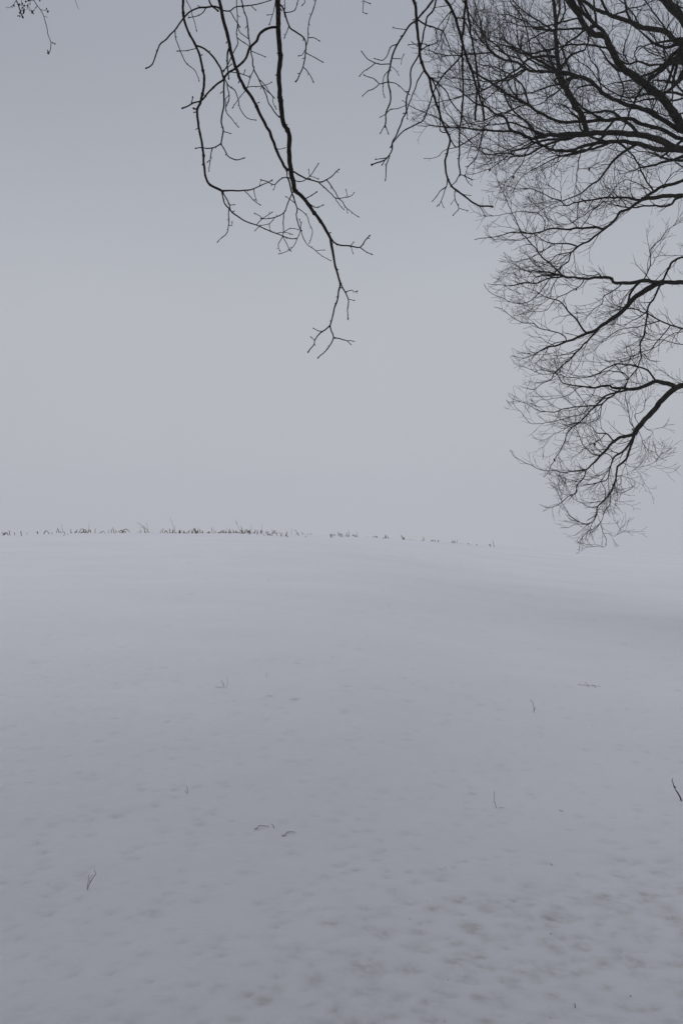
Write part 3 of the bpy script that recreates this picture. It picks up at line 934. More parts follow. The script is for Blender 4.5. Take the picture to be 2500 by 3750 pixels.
hang(ZB, 10, 6, [(1185,715),(1215,755),(1265,778),(1335,785),(1410,797),(1440,750),(1470,717)])
hang(ZB, 6, 5, [(1410,797),(1450,830),(1485,843)])
hang(ZB, 5, 4, [(1335,785),(1355,765)])
hang(ZB, 4, 3.5, [(1335,788),(1355,832)])
hang(ZB, 4, 4, [(1215,755),(1203,795)])
hang(ZB, 7, 5, [(1012,450),(1050,425),(1090,402)])
hang(ZB, 7, 5, [(1022,470),(1060,495),(1100,510),(1135,495)])
hang(ZA, 15, 7, [(898,170),(840,182),(785,215),(765,260),(728,300),(690,380),(640,430),(580,470),(550,510),(490,555),(420,635),(365,655),(300,688)])
hang(ZA, 6, 5, [(355,660),(358,640),(358,625)])
hang(ZA, 7, 8, [(388,695),(372,694)])
hang(ZA, 10, 6, [(660,-20),(668,0),(690,80),(710,160),(718,270),(735,350),(748,440),(780,510),(825,600),(850,670),(905,742)], frm='A', d0=4.8)
hang(ZA, 5, 4, [(748,450),(720,510),(700,570),(650,630),(617,682)])
hang(ZA, 5, 4, [(820,545),(870,620),(870,650),(888,690)])
hang(ZA, 5, 4, [(780,510),(820,545),(850,590),(875,620)])
hang(ZA, 5, 4, [(686,550),(760,550),(820,545),(855,528)])
hang(ZA, 5, 4, [(735,325),(775,345),(815,360)])
hang(ZA, 8, 5, [(640,-20),(642,60),(645,150),(640,220),(648,280),(620,330),(590,400),(560,450)], frm='A', d0=4.3)
hang(ZA, 5, 4, [(630,125),(650,175),(665,210),(705,240)])
hang(ZA, 5, 4, [(648,240),(685,275),(720,295)])
hang(ZA, 10, 7, [(545,70),(500,40),(445,45),(390,50),(335,80),(300,120),(270,160),(245,190),(190,248),(145,290),(122,360),(102,408),(68,433)])
hang(ZA, 8, 5, [(545,70),(592,72),(635,45),(730,35),(800,20),(880,-10)])
hang(ZA, 6, 5, [(592,75),(630,125),(655,165)])
hang(ZA, 4, 4, [(730,35),(755,60)])
hang(ZA, 6, 4, [(245,190),(260,270),(310,390),(370,450),(398,510)])
hang(ZA, 6, 4, [(445,45),(430,75),(400,100),(340,112)])
hang(ZA, 11, 9, [(455,-25),(475,25),(515,65)], frm='A', d0=4.65)
hang(ZA, 6, 4, [(308,-20),(345,60),(365,120),(382,188)], frm='A', d0=4.2)
hang(ZA, 10, 7, [(385,290),(430,308),(480,350),(530,420),(552,480),(560,550),(555,680),(542,770),(553,840),(540,915)])
hang(ZA, 7, 5, [(540,915),(488,945),(420,943),(385,945)])
hang(ZA, 6, 4, [(488,945),(470,1020),(463,1085)])
hang(ZA, 4, 4, [(470,1015),(458,1030)])
hang(ZA, 7, 5, [(540,915),(580,990),(630,1023),(680,1010)])
hang(ZA, 5, 4, [(553,840),(593,850)])
hang(ZA, 5, 4, [(385,300),(330,320),(268,325)])
hang(ZA, 6, 4, [(560,500),(585,545),(625,570),(648,630),(660,690),(705,748),(753,765)])
hang(ZA, 6, 4, [(572,530),(590,620),(570,705),(610,765),(645,805)])
hang(ZA, 4, 4, [(585,600),(565,630),(570,670)])
hang(ZA, 11, 7, [(590,300),(578,380),(588,495)])
hang(ZA, 5, 4, [(545,455),(575,435),(600,415)])
hang(ZA, 5, 4, [(600,462),(650,465),(685,475),(718,490)])
hang(ZA, 4, 4, [(680,473),(690,455)])
hang(ZA, 5, 4, [(752,655),(775,656)]); hang(ZA, 5, 4, [(888,945),(915,952),(940,945)])
hang(ZA, 9, 6, [(910,25),(930,40),(950,110),(980,180),(1030,210),(1075,260),(1080,330),(1060,430),(1020,515)])
hang(ZA, 5, 4, [(1060,430),(1110,480),(1125,517)])
hang(ZA, 5, 4, [(1080,320),(1135,370),(1180,392)])
hang(ZA, 9, 5, [(1142,-20),(1140,20),(1100,130),(1092,240),(1080,310)], frm='A', d0=4.4, dend=4.42)
hang(ZA, 5, 4, [(1092,245),(1135,240),(1160,257)])
hang(ZA, 8, 5, [(1040,-20),(1005,65),(950,80)], frm='A', d0=4.45)
hang(ZA, 5, 4, [(960,160),(945,235)])
hang(ZA, 4, 4, [(1080,310),(1055,350),(1040,355)])
hang(ZA, 5, 4, [(887,-20),(885,0),(870,90),(850,150)], frm='A', d0=4.7)
hang(ZA, 4, 4, [(872,85),(842,95)])
hang(ZA, 5, 4, [(940,-20),(945,0),(945,100)], frm='A', d0=4.6)
hang(ZA, 5, 4, [(1065,-25),(1075,15),(1060,30)], frm='A', d0=4.5)
hang(ZA, 6, 4, [(1448,-20),(1445,80),(1460,85)], frm='B', d0=4.6)
hang(ZA, 4, 4, [(1448,0),(1482,20)])
# right cluster
hang(ZC, 38, 12, [(622,-40),(635,0),(655,60),(662,160),(668,280),(685,400),(700,520),(735,620),(770,680),(795,790),(840,920),(875,1040),(920,1150),(955,1230),(940,1330),(915,1440),(930,1540),(970,1640),(1040,1700),(1120,1760),(1215,1815),(1325,1825)], frm='B', d0=4.9)
hang(ZC, 9, 6, [(1215,1815),(1250,1870),(1260,1900)])
hang(ZC, 4, 3, [(1320,1822),(1305,1780),(1298,1735)])
hang(ZC, 7, 5, [(1040,1700),(1095,1720),(1130,1725)])
hang(ZC, 11, 7, [(925,1530),(932,1630),(870,1690),(808,1770)])
hang(ZC, 8, 6, [(932,1630),(905,1700),(880,1775),(850,1815)])
hang(ZC, 6, 5, [(880,1775),(898,1825)])
hang(ZC, 9, 6, [(1010,1640),(1000,1760),(1035,1840),(990,1895)])
hang(ZC, 6, 5, [(1035,1840),(1105,1858)])
hang(ZC, 6, 4, [(1000,1760),(972,1795)])
hang(ZC, 12, 6, [(955,1230),(1015,1300),(1080,1265),(1150,1220),(1220,1170),(1300,1090)])
hang(ZC, 7, 4, [(1010,1300),(900,1330),(850,1385),(740,1400)])
hang(ZC, 28, 10, [(820,-25),(740,90),(665,170),(590,240),(545,310),(495,380),(460,460),(440,540),(415,640),(410,720),(430,810),(430,900),(395,990),(385,1110)], frm='B', d0=4.7)
hang(ZC, 8, 6, [(385,1110),(348,1168)]); hang(ZC, 8, 6, [(385,1110),(410,1172)])
hang(ZC, 9, 6, [(428,575),(360,568),(300,553),(235,520),(183,462)])
hang(ZC, 8, 6, [(300,553),(245,600),(190,635),(165,665)])
hang(ZC, 9, 6, [(410,720),(380,725),(330,740),(280,695),(208,668)])
hang(ZC, 8, 6, [(330,740),(285,785),(235,800),(193,840)])
hang(ZC, 8, 5, [(415,625),(375,680),(365,780),(378,850)])
hang(ZC, 9, 6, [(497,370),(430,420),(400,500),(370,528),(300,520)])
hang(ZC, 7, 5, [(570,262),(520,255),(465,247)])
hang(ZC, 7, 5, [(450,520),(530,520),(545,490)]); hang(ZC, 5, 4, [(530,520),(528,555)])
hang(ZC, 8, 5, [(410,720),(470,735),(520,770),(590,830)])
hang(ZC, 5, 4, [(432,590),(470,610),(500,655)])
hang(ZC, 9, 5, [(395,1000),(430,970),(490,960),(560,935)])
hang(ZC, 6, 5, [(390,1010),(350,1030)])
hang(ZC, 19, 11, [(838,-25),(815,80),(760,150),(735,230),(710,370),(685,480),(640,550),(610,640),(605,770),(575,860),(572,970),(540,1040),(490,1180),(450,1260),(440,1340),(380,1410),(340,1430),(275,1452)], frm='B', d0=4.6)
hang(ZC, 9, 6, [(400,1390),(350,1398),(310,1407)])
hang(ZC, 10, 7, [(425,1360),(400,1450),(388,1585)])
hang(ZC, 8, 7, [(380,1410),(362,1450)])
hang(ZC, 11, 8, [(728,625),(680,700),(640,800),(590,930),(572,990)])
hang(ZC, 8, 5, [(572,970),(580,1040)])
hang(ZC, 38, 14, [(905,-30),(960,60),(1005,160),(1040,290),(1070,400),(1110,520),(1150,630),(1190,770),(1190,900),(1180,1050)], frm='B', d0=5.0)
hang(ZC, 13, 7, [(1003,155),(1060,160),(1100,210),(1130,300),(1180,350)])
hang(ZC, 27, 10, [(1098,-30),(1085,130),(1075,260),(1065,420),(1068,600),(1072,800),(1065,940),(1050,1080),(1035,1170),(1040,1290),(1035,1400),(1045,1540)], frm='B', d0=5.1)
hang(ZC, 10, 7, [(1045,1540),(1005,1610),(970,1640)])
hang(ZC, 8, 6, [(1045,1540),(1095,1555),(1145,1585)])
hang(ZC, 7, 5, [(1095,1558),(1115,1610),(1140,1632)])
hang(ZC, 23, 12, [(1090,-30),(1105,40),(1120,150),(1145,330),(1175,480),(1200,640),(1215,850),(1240,930),(1260,1050)], frm='B', d0=5.25)
hang(ZC, 15, 8, [(668,160),(730,210),(820,245),(890,275),(930,350),(960,440)])
hang(ZC, 14, 9, [(1062,480),(990,570),(900,660),(850,740),(800,850),(760,960),(720,1060),(640,1110),(560,1150),(480,1220),(440,1290)])
hang(ZC, 9, 5, [(955,80),(945,170),(900,270),(860,380),(820,450)])
hang(ZC, 9, 5, [(950,100),(880,200),(830,300),(845,380)])
hang(ZC, 7, 5, [(925,50),(820,70)])
hang(ZC, 9, 6, [(770,685),(850,690),(900,660)])
hang(ZC, 13, 8, [(800,690),(850,800),(860,900),(868,1060),(870,1160),(920,1170)])
hang(ZC, 12, 8, [(800,680),(900,780),(960,880),(1010,960),(1060,1010),(1120,1110)])
hang(ZC, 9, 5, [(705,460),(765,400),(850,370),(830,270)])
hang(ZC, 6, 4, [(765,400),(770,470),(800,510),(830,480)])
hang(ZC, 8, 6, [(684,385),(640,390),(600,395)]); hang(ZC, 5, 4, [(640,388),(625,375)])
hang(ZC, 10, 6, [(690,380),(730,390),(765,400)])
hang(ZC, 9, 6, [(1015,-25),(1000,15),(960,50)], frm='B', d0=5.0)
hang(ZC, 8, 5, [(1215,850),(1290,900),(1330,1010),(1440,1040)])
hang(ZC, 8, 5, [(1030,1160),(1110,1230),(1150,1260),(1130,1330),(1110,1390)])
hang(ZC, 8, 5, [(1240,1000),(1250,1180),(1190,1390),(1120,1467)])

parts = {}
for b in N:
    mb = MB()
    mb.tube(b.P, b.R, 9 if max(b.R) > 0.008 else 6)
    big = max(b.R) > 0.0045
    spurs(mb, b, 0.13 if big else 0.05, 0.012 if big else 0.008)
    for i in range(6, len(b.P) - 2):          # swollen nodes
        if random.random() < (0.05 if big else 0.09):
            t = tangent(b.P, i); r = b.R[i]
            mb.tube([b.P[i] - t * r * 1.6, b.P[i], b.P[i] + t * r * 1.6], [r * 0.8, r * 1.35 + 0.0004, r * 0.8], 6)
    if b.parent is None:
        o = mb.build('hanging_branch', M_NEAR, T_near); b.top = o
    else:
        b.top = b.parent.top
        o = mb.build('twig', M_NEAR, b.top)

# ------------------------------------------------------------------ the seed-bearing tree at the top left, only its drooping tips in view
T_seed = empty('bare_tree', (0, 0, 0))
tag(T_seed, 'bare tree showing only thin drooping twigs with dark seed clusters at the top left corner', 'tree')
SX, SY = -4.6, 3.2
sz = ground(SX, SY)
mb = MB()
stp = catmull([Vector(p) for p in [(SX, SY, sz - 0.1), (SX + 0.05, SY, 1.6), (SX, SY + 0.05, 3.0), (SX + 0.15, SY + 0.1, 4.4), (SX + 0.1, SY + 0.1, 6.2)]], 0.2)
mb.tube(stp, [max(0.02, 0.12 - 0.018 * max(p.z - sz, 0)) for p in stp], 10)
mb.build('trunk', M_BARK, T_seed)
mb = MB()
sl = catmull([Vector(p) for p in [stp[len(stp) // 2 + 3], (-3.6, 3.6, 5.0), (-2.6, 4.0, 5.2), (-1.9, 4.2, 5.0), (-1.45, 4.4, 4.6)]], 0.1)
mb.tube(sl, [0.045 + (0.008 - 0.045) * i / (len(sl) - 1) for i in range(len(sl))], 8)
s_limb = mb.build('limb', M_BARK, T_seed)
ZI = (0, 0, 400 / 1568)
S = []
def seed_twig(w0, w1, pts, frm=False, d0=4.3):
    pre = None
    if frm:
        s = pix(ZI[0] + pts[0][0] * ZI[2], pts[0][1] * ZI[2], d0)
        a = min(sl, key=lambda p: (p - s).length)
        pre = [a, a.lerp(s, 0.5) + Vector((0.02, 0.02, 0.05))]
    b = make_branch(S, ZI, w0, w1, pts, d0, 0.2, snap=14, pre=pre, jit=0.0004, wide=1.15)
    mb = MB(); mb.tube(b.P, b.R, 6); mb.build('twig', M_TWIG, T_seed)
    return b
seed_twig(14, 9, [(475,-40),(490,5),(540,80),(585,140),(632,230),(655,320),(680,410),(690,480),(715,550),(735,610),(733,690),(718,745)], True)
seed_twig(7, 5, [(585,140),(625,146),(660,148)])
seed_twig(6, 4, [(632,232),(660,240),(690,250)])
seed_twig(7, 5, [(540,85),(520,105),(490,150),(470,165)])
seed_twig(5, 4, [(733,598),(755,612)])
seed_twig(20, 14, [(230,-40),(240,5),(270,80),(295,160),(315,215),(335,260)], True)
seed_twig(7, 5, [(240,5),(205,60),(170,95),(120,115),(85,100)])
seed_twig(9, 6, [(310,-40),(325,40),(345,130),(340,190)], True, 4.25)
seed_twig(8, 5, [(440,-40),(425,40),(395,90),(395,145)], True, 4.35)
seed_twig(6, 5, [(390,110),(430,145),(465,165)])
seed_twig(6, 4, [(1070,-40),(1090,20),(1110,80),(1135,130)], True, 4.5)
seed_twig(6, 5, [(560,-40),(575,5)], True, 4.3)
for sx_, sy_, r in [(690,165,16),(672,125,11),(695,760,19),(685,725,9),(760,615,11),(792,628,11),(468,172,20),(485,195,9),(488,150,8),(205,82,14),(178,105,8),(335,250,15),(325,235,12),(288,235,10),(262,228,10),(285,185,12),(345,165,18),(340,190,13),(350,140,16),(325,110,13),(280,65,15),(325,50,13),(375,22,14),(415,5,16),(358,82,13),(398,78,13),(522,105,8),(575,5,13),(430,150,7)]:
    p0 = pix(sx_ * ZI[2], sy_ * ZI[2], 4.3)
    best = min(((q - p0).length, q) for b in S for q in b.P)
    d = best[1].y; c = pix(sx_ * ZI[2], sy_ * ZI[2], d); k = r * ZI[2] * d / F
    mb = MB()
    mb.blob(c, k, 0.8, 0.8, 1.15, 7, 5, 0.22)
    for j in range(3):
        q = c + Vector((U(-1, 1), U(-1, 1), U(-1, 0.4))).normalized() * k * 1.2
        mb.tube([c, q], [k * 0.4, k * 0.15], 4)
    if best[0] > k * 0.8: mb.tube([best[1], best[1].lerp(c, 0.5) + Vector((0, 0, k * 0.3)), c], [0.0009, 0.0008, 0.0009], 4)
    mb.build('seed_case', M_SEED, T_seed)

# ------------------------------------------------------------------ stubble along the crest
Z1 = (0, 1850, 650 / 1568); Z2 = (500, 1850, 650 / 1568); Z3 = (1000, 1850, 900 / 1568)
def stalk(zoom, pts, w, kind, mat, label, cat, group, name):
    ox, oy, sc = zoom
    pp = [(ox + a * sc, oy + b * sc) for a, b in pts]
    x, y = ground_at(*pp[0])
    gz = ground(x, y)
    k = y / F
    lean = U(-0.35, 0.35)
    P = []
    for i, (a, b) in enumerate(pp):
        dx = (a - pp[0][0]) * k; dz = -(b - pp[0][1]) * k
        if len(pp) > 2 and i == len(pp) - 1 and abs(pp[-1][1] - pp[0][1]) < 4: dz = min(dz, 0.005)
        P.append(Vector((dx, dz * lean, dz - (0.03 if i == 0 else 0))))
    C = catmull(P, 0.03) if len(P) > 2 else [P[0].lerp(P[1], t) for t in (0, .35, .7, 1)]
    C = [c + Vector((U(-1, 1), U(-1, 1), U(-1, 1))) * 0.0025 for c in C]
    r = 0.78 * w * sc * k
    n = len(C)
    mb = MB()
    taper = 0.55 if kind != 'weed' else 0.4
    mb.tube(C, [max(r * (1 - (1 - taper) * i / (n - 1)) * U(0.85, 1.15), 0.002) for i in range(n)], 6)
    if kind == 'stub' and w >= 4 and random.random() < 0.12:      # a rag of dry leaf at the foot or node
        q = C[n // 2]; s = U(0.03, 0.07); a = random.choice((-1, 1))
        mb.tube([q, q + Vector((a * s * 0.6, 0, s * 0.4)), q + Vector((a * s, U(-.02, .02), -s * 0.2))], [r * 0.7, r * 0.9, r * 0.2], 4)
    o = mb.build(name, mat)
    o.location = (x, y, gz)
    tag(o, label, cat, group)
    return o

ST = []
def add(zoom, pts, w=4, kind='stub'): ST.append((zoom, pts, w, kind))
for q in [[(12,262),(50,236)],[(30,262),(62,235)],[(78,262),(62,235)],[(93,262),(84,218)],[(135,260),(126,232)],[(120,258),(145,260)],[(335,256),(330,230)],[(345,256),(325,234)],[(468,255),(460,238)],[(490,230),(515,252),(540,230)],[(550,248),(535,232)],[(580,255),(565,230)],[(607,255),(600,250)],[(632,248),(625,210)],[(640,246),(628,230)],[(650,246),(690,215)],[(665,246),(682,230)],[(690,250),(725,208)],[(715,248),(740,225),(735,210)],[(750,246),(735,205)],[(780,246),(765,230)],[(985,247),(985,210)],[(1015,240),(995,190)],[(1005,245),(1030,235),(1020,215)],[(1065,246),(1060,228)],[(1100,246),(1112,225)]]:
    add(Z1, q, 4.5)
for q in [[(385,256),(405,226),(440,256)],[(770,246),(795,218),(805,246)],[(1450,235),(1470,210),(1480,232)],[(700,248),(735,236),(765,246)],[(20,262),(58,240),(80,262)]]:
    add(Z1, q, 6, 'leaf')
for q in [[(250,258),(238,240)],[(405,230),(415,245)],[(835,244),(850,240)],[(860,243),(905,225)],[(880,243),(915,222)],[(930,245),(920,220)],[(1355,240),(1350,232)],[(1385,236),(1395,231)],[(1505,248),(1512,240)]]:
    add(Z1, q, 3)
for q in [[(565,235),(548,148)],[(780,245),(795,150)],[(1320,230),(1305,200),(1290,130)],[(1550,235),(1530,150),(1508,95)],[(1540,200),(1548,130)],[(1245,245),(1250,215)],[(1515,230),(1490,185)]]:
    add(Z1, q, 3, 'weed')
for q in [[(425,225),(420,195)],[(430,225),(418,205)],[(445,222),(462,195)],[(440,225),(425,210)],[(465,230),(465,195)],[(490,228),(485,190)],[(520,228),(515,180)],[(535,225),(545,190)],[(553,228),(543,190)],[(570,225),(585,205)],[(560,228),(572,215)],[(605,240),(600,232)],[(615,225),(640,200)],[(648,225),(640,198)],[(675,230),(660,168)],[(715,228),(692,195)],[(690,222),(685,215)],[(700,254),(685,248)],[(742,255),(722,238)],[(745,230),(755,225)],[(790,228),(786,195)],[(800,228),(790,205)],[(805,252),(800,245)],[(815,240),(812,228)],[(830,230),(831,198)],[(858,225),(855,182)],[(862,250),(858,238)],[(930,225),(885,205)],[(945,255),(925,190)],[(960,230),(1000,195)],[(1020,235),(965,190)],[(1030,250),(970,210)],[(1000,260),(992,245)],[(1020,240),(985,205)],[(1050,250),(1035,240)],[(1018,255),(1055,230)],[(970,225),(1015,210)],[(1075,230),(1065,192)],[(1110,265),(1140,260)],[(1135,268),(1122,252)],[(1150,235),(1142,212)],[(1160,236),(1142,230)],[(1165,270),(1185,250)],[(1205,270),(1175,255)],[(1200,230),(1200,192)],[(1280,248),(1262,228)],[(1298,275),(1270,262)],[(1285,270),(1275,255)],[(1348,280),(1320,255)],[(1335,235),(1325,210)],[(1400,242),(1420,236)],[(1475,250),(1460,232)],[(1505,282),(1490,270)],[(1530,254),(1510,248)],[(1545,262),(1535,250)],[(1250,240),(1228,232)],[(1182,262),(1168,256)]]:
    add(Z2, q, 4.5)
for q in [[(380,230),(382,200),(390,228)],[(755,195),(738,168)],[(772,228),(755,190)],[(885,225),(878,190)],[(1230,268),(1248,266)],[(1315,275),(1322,250)]]:
    add(Z2, q, 8)
for q in [[(870,228),(888,200),(892,225)],[(950,225),(970,190),(985,210)],[(1205,215),(1220,182),(1232,235)],[(1432,268),(1425,245),(1398,215)]]:
    add(Z2, q, 5, 'leaf')
for q in [[(600,225),(570,195),(540,165)],[(685,225),(680,160)],[(795,215),(802,145)],[(1015,215),(1015,128)],[(1112,232),(1105,145)],[(1370,235),(1368,175)],[(420,190),(400,155)],[(985,200),(955,158)]]:
    add(Z2, q, 3, 'weed')
for q in [[(380,188),(370,178)],[(395,185),(388,172)],[(378,208),(362,190)],[(420,185),(415,160)],[(432,205),(425,180)],[(440,195),(436,180)],[(445,208),(440,200)],[(458,190),(462,180)],[(475,205),(470,175)],[(478,190),(485,180)],[(530,190),(510,175)],[(515,192),(530,178)],[(537,207),(530,200)],[(600,200),(595,195)],[(642,202),(638,192)],[(665,200),(660,188)],[(708,215),(700,208)],[(715,205),(712,185)],[(722,205),(718,182)],[(738,205),(730,190)],[(835,210),(815,182)],[(840,215),(830,195)],[(820,215),(830,205)],[(868,215),(865,208)],[(880,214),(878,206)],[(905,216),(895,210)],[(920,216),(912,212)],[(955,218),(945,208)],[(960,218),(957,188)],[(950,217),(960,207)],[(1018,232),(1005,222)],[(1032,234),(1030,220)],[(1048,236),(1055,220)],[(1130,235),(1150,232)],[(1145,238),(1142,222)],[(1160,240),(1155,222)],[(1198,244),(1192,240)],[(1245,248),(1240,244)],[(1268,256),(1262,252)],[(1300,258),(1295,245)],[(1388,266),(1380,245)]]:
    add(Z3, q, 4.0, 'far')
for q in [[(485,185),(480,140)],[(540,190),(532,155)],[(1170,235),(1175,208)],[(1410,268),(1397,215)]]:
    add(Z3, q, 3, 'weed')
for k in range(85):                           # the thick of the row, and shorter pieces in front of and behind it
    xx = random.gauss(800, 150) if k < 66 else U(20, 1000)
    if xx < 10 or xx > 1090: continue
    zx = (xx - 500) / (650 / 1568); yy_ = 230 + max(0, xx - 900) * 0.11 + random.choice((0, 0, 0, 4, 12, 26)) + (12 if xx < 480 else 0)
    hh = random.choice((12, 18, 26, 34, 46)) * U(0.8, 1.2); ln = U(-0.4, 0.4) * hh
    add(Z2, [(zx, yy_), (zx + ln, yy_ - hh)], U(3.2, 5.5))
ZONES = [(200, 'at the left crest edge'), (430, 'left of the arched clump'), (570, 'beside the leaning stalk'), (640, 'right of the leaning stalk'), (740, 'between leaning stalk and thick stubble'),
         (850, 'left of the seed head'), (960, 'under the seed head'), (1080, 'right of the thick stubble'), (1300, 'on the thinning crest middle'),
         (1480, 'where the crest fades'), (9999, 'at the misty right end')]
NUM = ['first', 'second', 'third', 'fourth', 'fifth', 'sixth', 'seventh', 'eighth', 'ninth', 'tenth', 'eleventh', 'twelfth', 'thirteenth', 'fourteenth', 'fifteenth', 'sixteenth']
made = []
for zoom, pts, w, kind in ST:
    px = zoom[0] + pts[0][0] * zoom[2]
    zone = next(t for lim_, t in ZONES if px < lim_)
    hgt = (max(b for a, b in pts) - min(b for a, b in pts)) * zoom[2]
    dx = pts[-1][0] - pts[0][0]; dy = pts[0][1] - pts[-1][1]
    way = 'upright' if abs(dx) < 0.3 * abs(dy) else ('left-leaning' if dx < 0 else 'right-leaning')
    low = max(b for a, b in pts) * zoom[2]
    if kind == 'weed':
        o = stalk(zoom, pts, w * 0.8, 'weed', M_WEED, None, 'grass', 'tall faint dry grasses along the crest', 'dry_grass'); lab = f'tall faint {way} dry grass'
    elif kind == 'leaf':
        o = stalk(zoom, pts, w, 'leaf', M_STUB2, None, 'stubble', 'bent stubble along the crest', 'bent_stubble'); lab = 'brown bent stubble folded to the snow'
    elif w >= 7:
        o = stalk(zoom, pts, w, 'stub', M_STUB2, None, 'stubble', 'thick stubble stumps along the crest', 'stubble_stump'); lab = f'thick ragged {way} brown stubble stump'
    else:
        size = 'tiny' if hgt < 5 else ('short' if hgt < 12 else 'long')
        o = stalk(zoom, pts, w, 'stub', M_STUB, None, 'stubble', 'stubble stalks along the crest', 'corn_stubble'); lab = f'{size} {way} {"pale" if kind == "far" or w < 4 else "dark"} stubble stalk'
    made.append((lab + '|' + zone, px, o))
for lab in sorted({m_[0] for m_ in made}):
    same = sorted([m_ for m_ in made if m_[0] == lab], key=lambda m_: m_[1])
    for k, m_ in enumerate(same):
        a_, z_ = lab.split('|')
        m_[2]['label'] = f'{a_}, {z_} in the stubble row' if len(same) == 1 else f'{NUM[min(k, 15)]} {a_} from left, {z_}'

def plant(name, zoom, strokes, mat, label, cat, group=None, base=None, part='stem', lay=0.0, leanr=0.3):
    """several stems from one foot in the snow, built at their spot on the ground"""
    ox, oy, sc = zoom
    bx, by = (ox + base[0] * sc, oy + base[1] * sc) if base else (ox + strokes[0][1][0][0] * sc, oy + strokes[0][1][0][1] * sc)
    x, y = ground_at(bx, by); gz = ground(x, y); k = y / F
    root = empty(name, (x, y, gz)); tag(root, label, cat, group)
    for w, pts in strokes:
        lean = U(-leanr, leanr); P = []
        for i, (a, b) in enumerate(pts):
            qx, qy = ox + a * sc, oy + b * sc
            dx = (qx - bx) * k; dz = -(qy - by) * k
            if lay:                                   # lies on the snow
                gx_, gy_ = ground_at(qx, qy)
                P.append(Vector((gx_ - x, gy_ - y, ground(gx_, gy_) - gz + 0.004 + lay * U(0, 1))))
            else:
                P.append(Vector((dx, dz * lean, max(dz, -0.004) - (0.02 if (abs(a - pts[0][0]) < 1 and i == 0 and dz < 0.012) else 0))))
        C = catmull(P, 0.012)
        r = (0.48 if mat is M_NEAR else 0.38) * w * sc * k; n = len(C)
        mb = MB()
        mb.tube([c + Vector((U(-1, 1), U(-1, 1), U(-1, 1))) * 0.0008 for c in C], [max(0.0008, r * (1 - 0.45 * i / (n - 1)) * U(0.85, 1.2)) for i in range(n)], 6)
        for i in range(3, n, 5):
            if random.random() < 0.6:
                t = tangent(C, i); d = (rand_perp(t) + t * 0.6).normalized()
                mb.tube([C[i], C[i] + d * U(0.006, 0.014)], [r * 0.5, r * 0.3], 4)
        mb.build(part, mat, root)
    return root

# single pieces of note on the crest
plant('fallen_stalk', Z1, [(6, [(1325,242),(1280,195),(1245,170),(1210,145)]), (4, [(1262,182),(1252,192),(1240,200)]), (5, [(1325,242),(1300,240),(1283,238)]), (4, [(1284,239),(1290,222)])], M_STUB, 'long dark leaning stalk with a side spike on the left part of the crest', 'stalk', part='stalk')
plant('stubble_tuft', Z1, [(12, [(1075,250),(1090,228),(1100,215),(1122,213)]), (7, [(1115,214),(1135,225),(1155,251)]), (8, [(1078,246),(1100,230),(1112,240)]), (8, [(1080,250),(1100,247),(1120,249)])], M_STUB2, 'arched brown clump of dead stubble leaves like a small hut left of the leaning stalk', 'stubble', part='dead_leaf')
plant('seeded_grass', Z2, [(3.5, [(925,232),(912,200),(895,160),(886,140)]), (7, [(888,142),(880,126),(875,112)])], M_STUB, 'tall leaning grass stem with a dark seed head above the middle of the stubble', 'grass stem')
plant('stubble_tuft', Z2, [(11, [(935,258),(928,240),(920,222)]), (9, [(940,262),(932,240),(927,225)]), (7, [(945,256),(955,240),(950,225)]), (6, [(925,255),(915,240),(925,225)])], M_STUB2, 'dense dark brown stubble tuft in the thick middle of the crest', 'stubble', part='dead_leaf')

# twigs and stems standing in the snow nearer by
Z4 = (600, 2400, 600 / 1568); Z5 = (1850, 2450, 650 / 1568); Z6 = (250, 2800, 900 / 1568); Z7 = (1600, 2700, 400 / 1568)
plant('snow_plant', Z4, [(7, [(583,303),(572,268),(558,242),(547,222)]), (6, [(583,303),(600,288),(610,245),(605,205)]), (6, [(583,303),(545,302),(520,294),(490,287)]), (5, [(562,303),(552,275)])], M_STEM, 'small spreading dead plant with three stems in the snow left of centre', 'plant')
plant('dead_weed', Z4, [(6, [(983,190),(981,172),(986,150)])], M_STEM, 'tiny single upright stem in the snow near the middle, below the crest', 'plant')
plant('dead_weed', Z5, [(8, [(805,170),(790,155),(775,145),(760,140)]), (6, [(735,156),(725,140),(712,126),(698,120)])], M_STEM, 'pair of short arched stems in the snow on the right, below the tree tip', 'plant', leanr=0.15)
plant('fallen_grass', Z5, [(5, [(640,152),(720,158),(790,168),(845,168)])], M_WEED, 'thin grass blade lying flat under the pair of arched stems on the right', 'grass blade', lay=0.003, part='blade')
plant('dead_weed', Z5, [(9, [(250,370),(249,320),(238,280),(216,255)]), (5, [(251,345),(268,325)])], M_STEM, 'single bent stem curving left at its top in the snow right of centre', 'plant')
plant('stick', Z5, [(13, [(1562,1143),(1540,1105),(1520,1070),(1495,1020),(1490,995),(1482,965)]), (12, [(1488,1020),(1495,1015),(1503,1020)])], M_NEAR, 'short dark stick poking out of the snow at the right edge', 'stick', part='stick_shaft')
plant('dead_weed', Z7, [(13, [(855,990),(838,950),(825,910),(812,860),(816,800),(820,745)]), (13, [(855,990),(900,985),(950,983)])], M_STEM, 'dry L-shaped stem with a bent foot in the snow', 'plant', leanr=0.1)
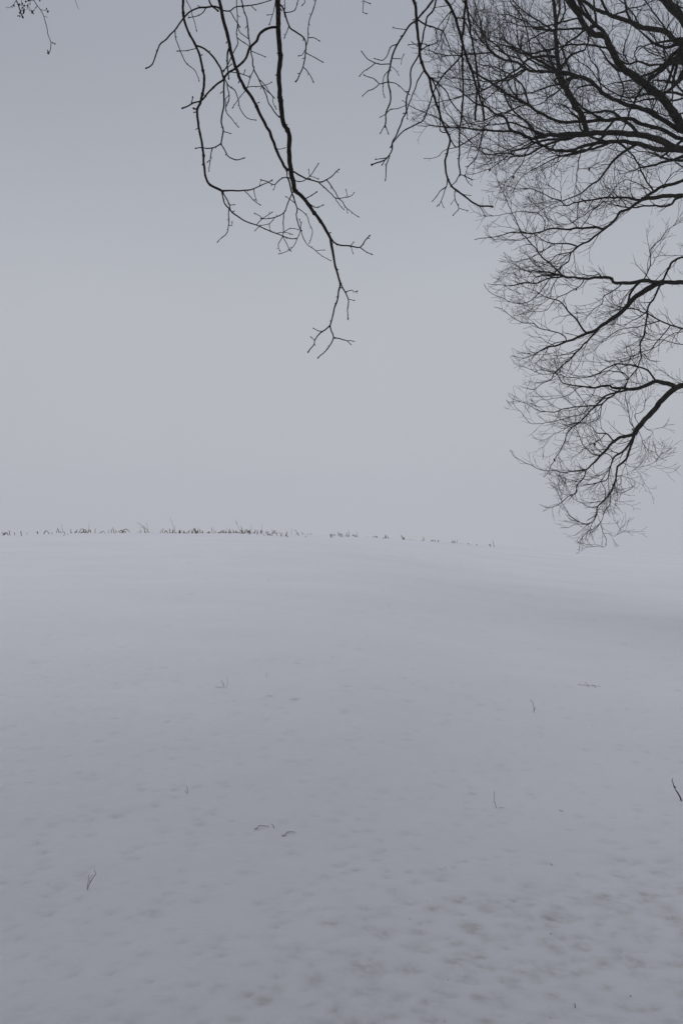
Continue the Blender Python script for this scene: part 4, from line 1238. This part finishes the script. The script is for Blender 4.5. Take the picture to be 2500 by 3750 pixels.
plant('dead_weed', Z6, [(6, [(765,202),(763,175),(757,152)]), (5, [(764,200),(755,192),(746,184)])], M_STEM, 'tiny two-pronged stem in the snow left of centre, in the nearer half', 'plant')
plant('stick', Z6, [(9, [(1187,440),(1200,433),(1215,429),(1245,428),(1280,432)])], M_STEM, 'slightly curved grey stick lying on the snow in the near middle', 'stick', lay=0.004, part='stick_shaft')
plant('stick', Z6, [(8, [(1318,428),(1308,415),(1298,400)])], M_STEM, 'very short stick standing aslant beside the curved lying stick', 'stick', part='stick_shaft')
plant('stick', Z6, [(8, [(1360,465),(1378,458),(1400,449),(1450,443)])], M_STEM, 'half buried pale stick lying right of the curved lying stick', 'stick', lay=0.003, part='stick_shaft')
plant('snow_plant', Z6, [(9, [(118,806),(132,780),(146,752),(172,710),(187,697)]), (7, [(120,805),(125,785),(127,750),(127,715)]), (5, [(170,712),(160,690)]), (5, [(136,770),(138,740),(148,720)])], M_STEM, 'dead forked V-shaped plant in the snow at the lower left', 'plant')
plant('leaf_litter', Z4, [(10, [(660,432),(668,429),(676,433)]), (8, [(668,438),(668,429)])], M_STUB, 'single dark scrap of dead leaf on the snow below the spreading plant', 'leaf', leanr=0.2, part='leaf_blade')

# grit, bud scales and crumbs of soil strewn over the snow
mb = MB()
for _ in range(45):
    yv = 2.5 + 14 * random.random() ** 1.8; xv = U(-0.4, 0.4) * (yv + 0.5)
    if random.random() < 0.3:
        xv = U(-0.2, 1.1); yv = 2.75 + 0.62 * xv + random.gauss(0, 0.4)
    if yv < 2.4: continue
    p = Vector((xv, yv, ground(xv, yv) - 0.001)); r = 0.0010 + 0.0020 * random.random() ** 2.5
    if random.random() < 0.75: mb.blob(p, r, 1.2, 1, 0.7, 5, 3, 0.35)
    else:
        a = U(0, 3.14); l = U(0.01, 0.03)
        mb.tube([p, p + Vector((math.cos(a) * l, math.sin(a) * l, 0.003))], [0.0013, 0.001], 4)
deb = mb.build('soil_crumbs', M_STUB)
tag(deb, 'scattered crumbs of soil and bud scales on the snow', kind='stuff')

print('objects', len(scene.objects), 'tris', sum(len(o.data.loops) - 2 * len(o.data.polygons) for o in scene.objects if o.type == 'MESH'))
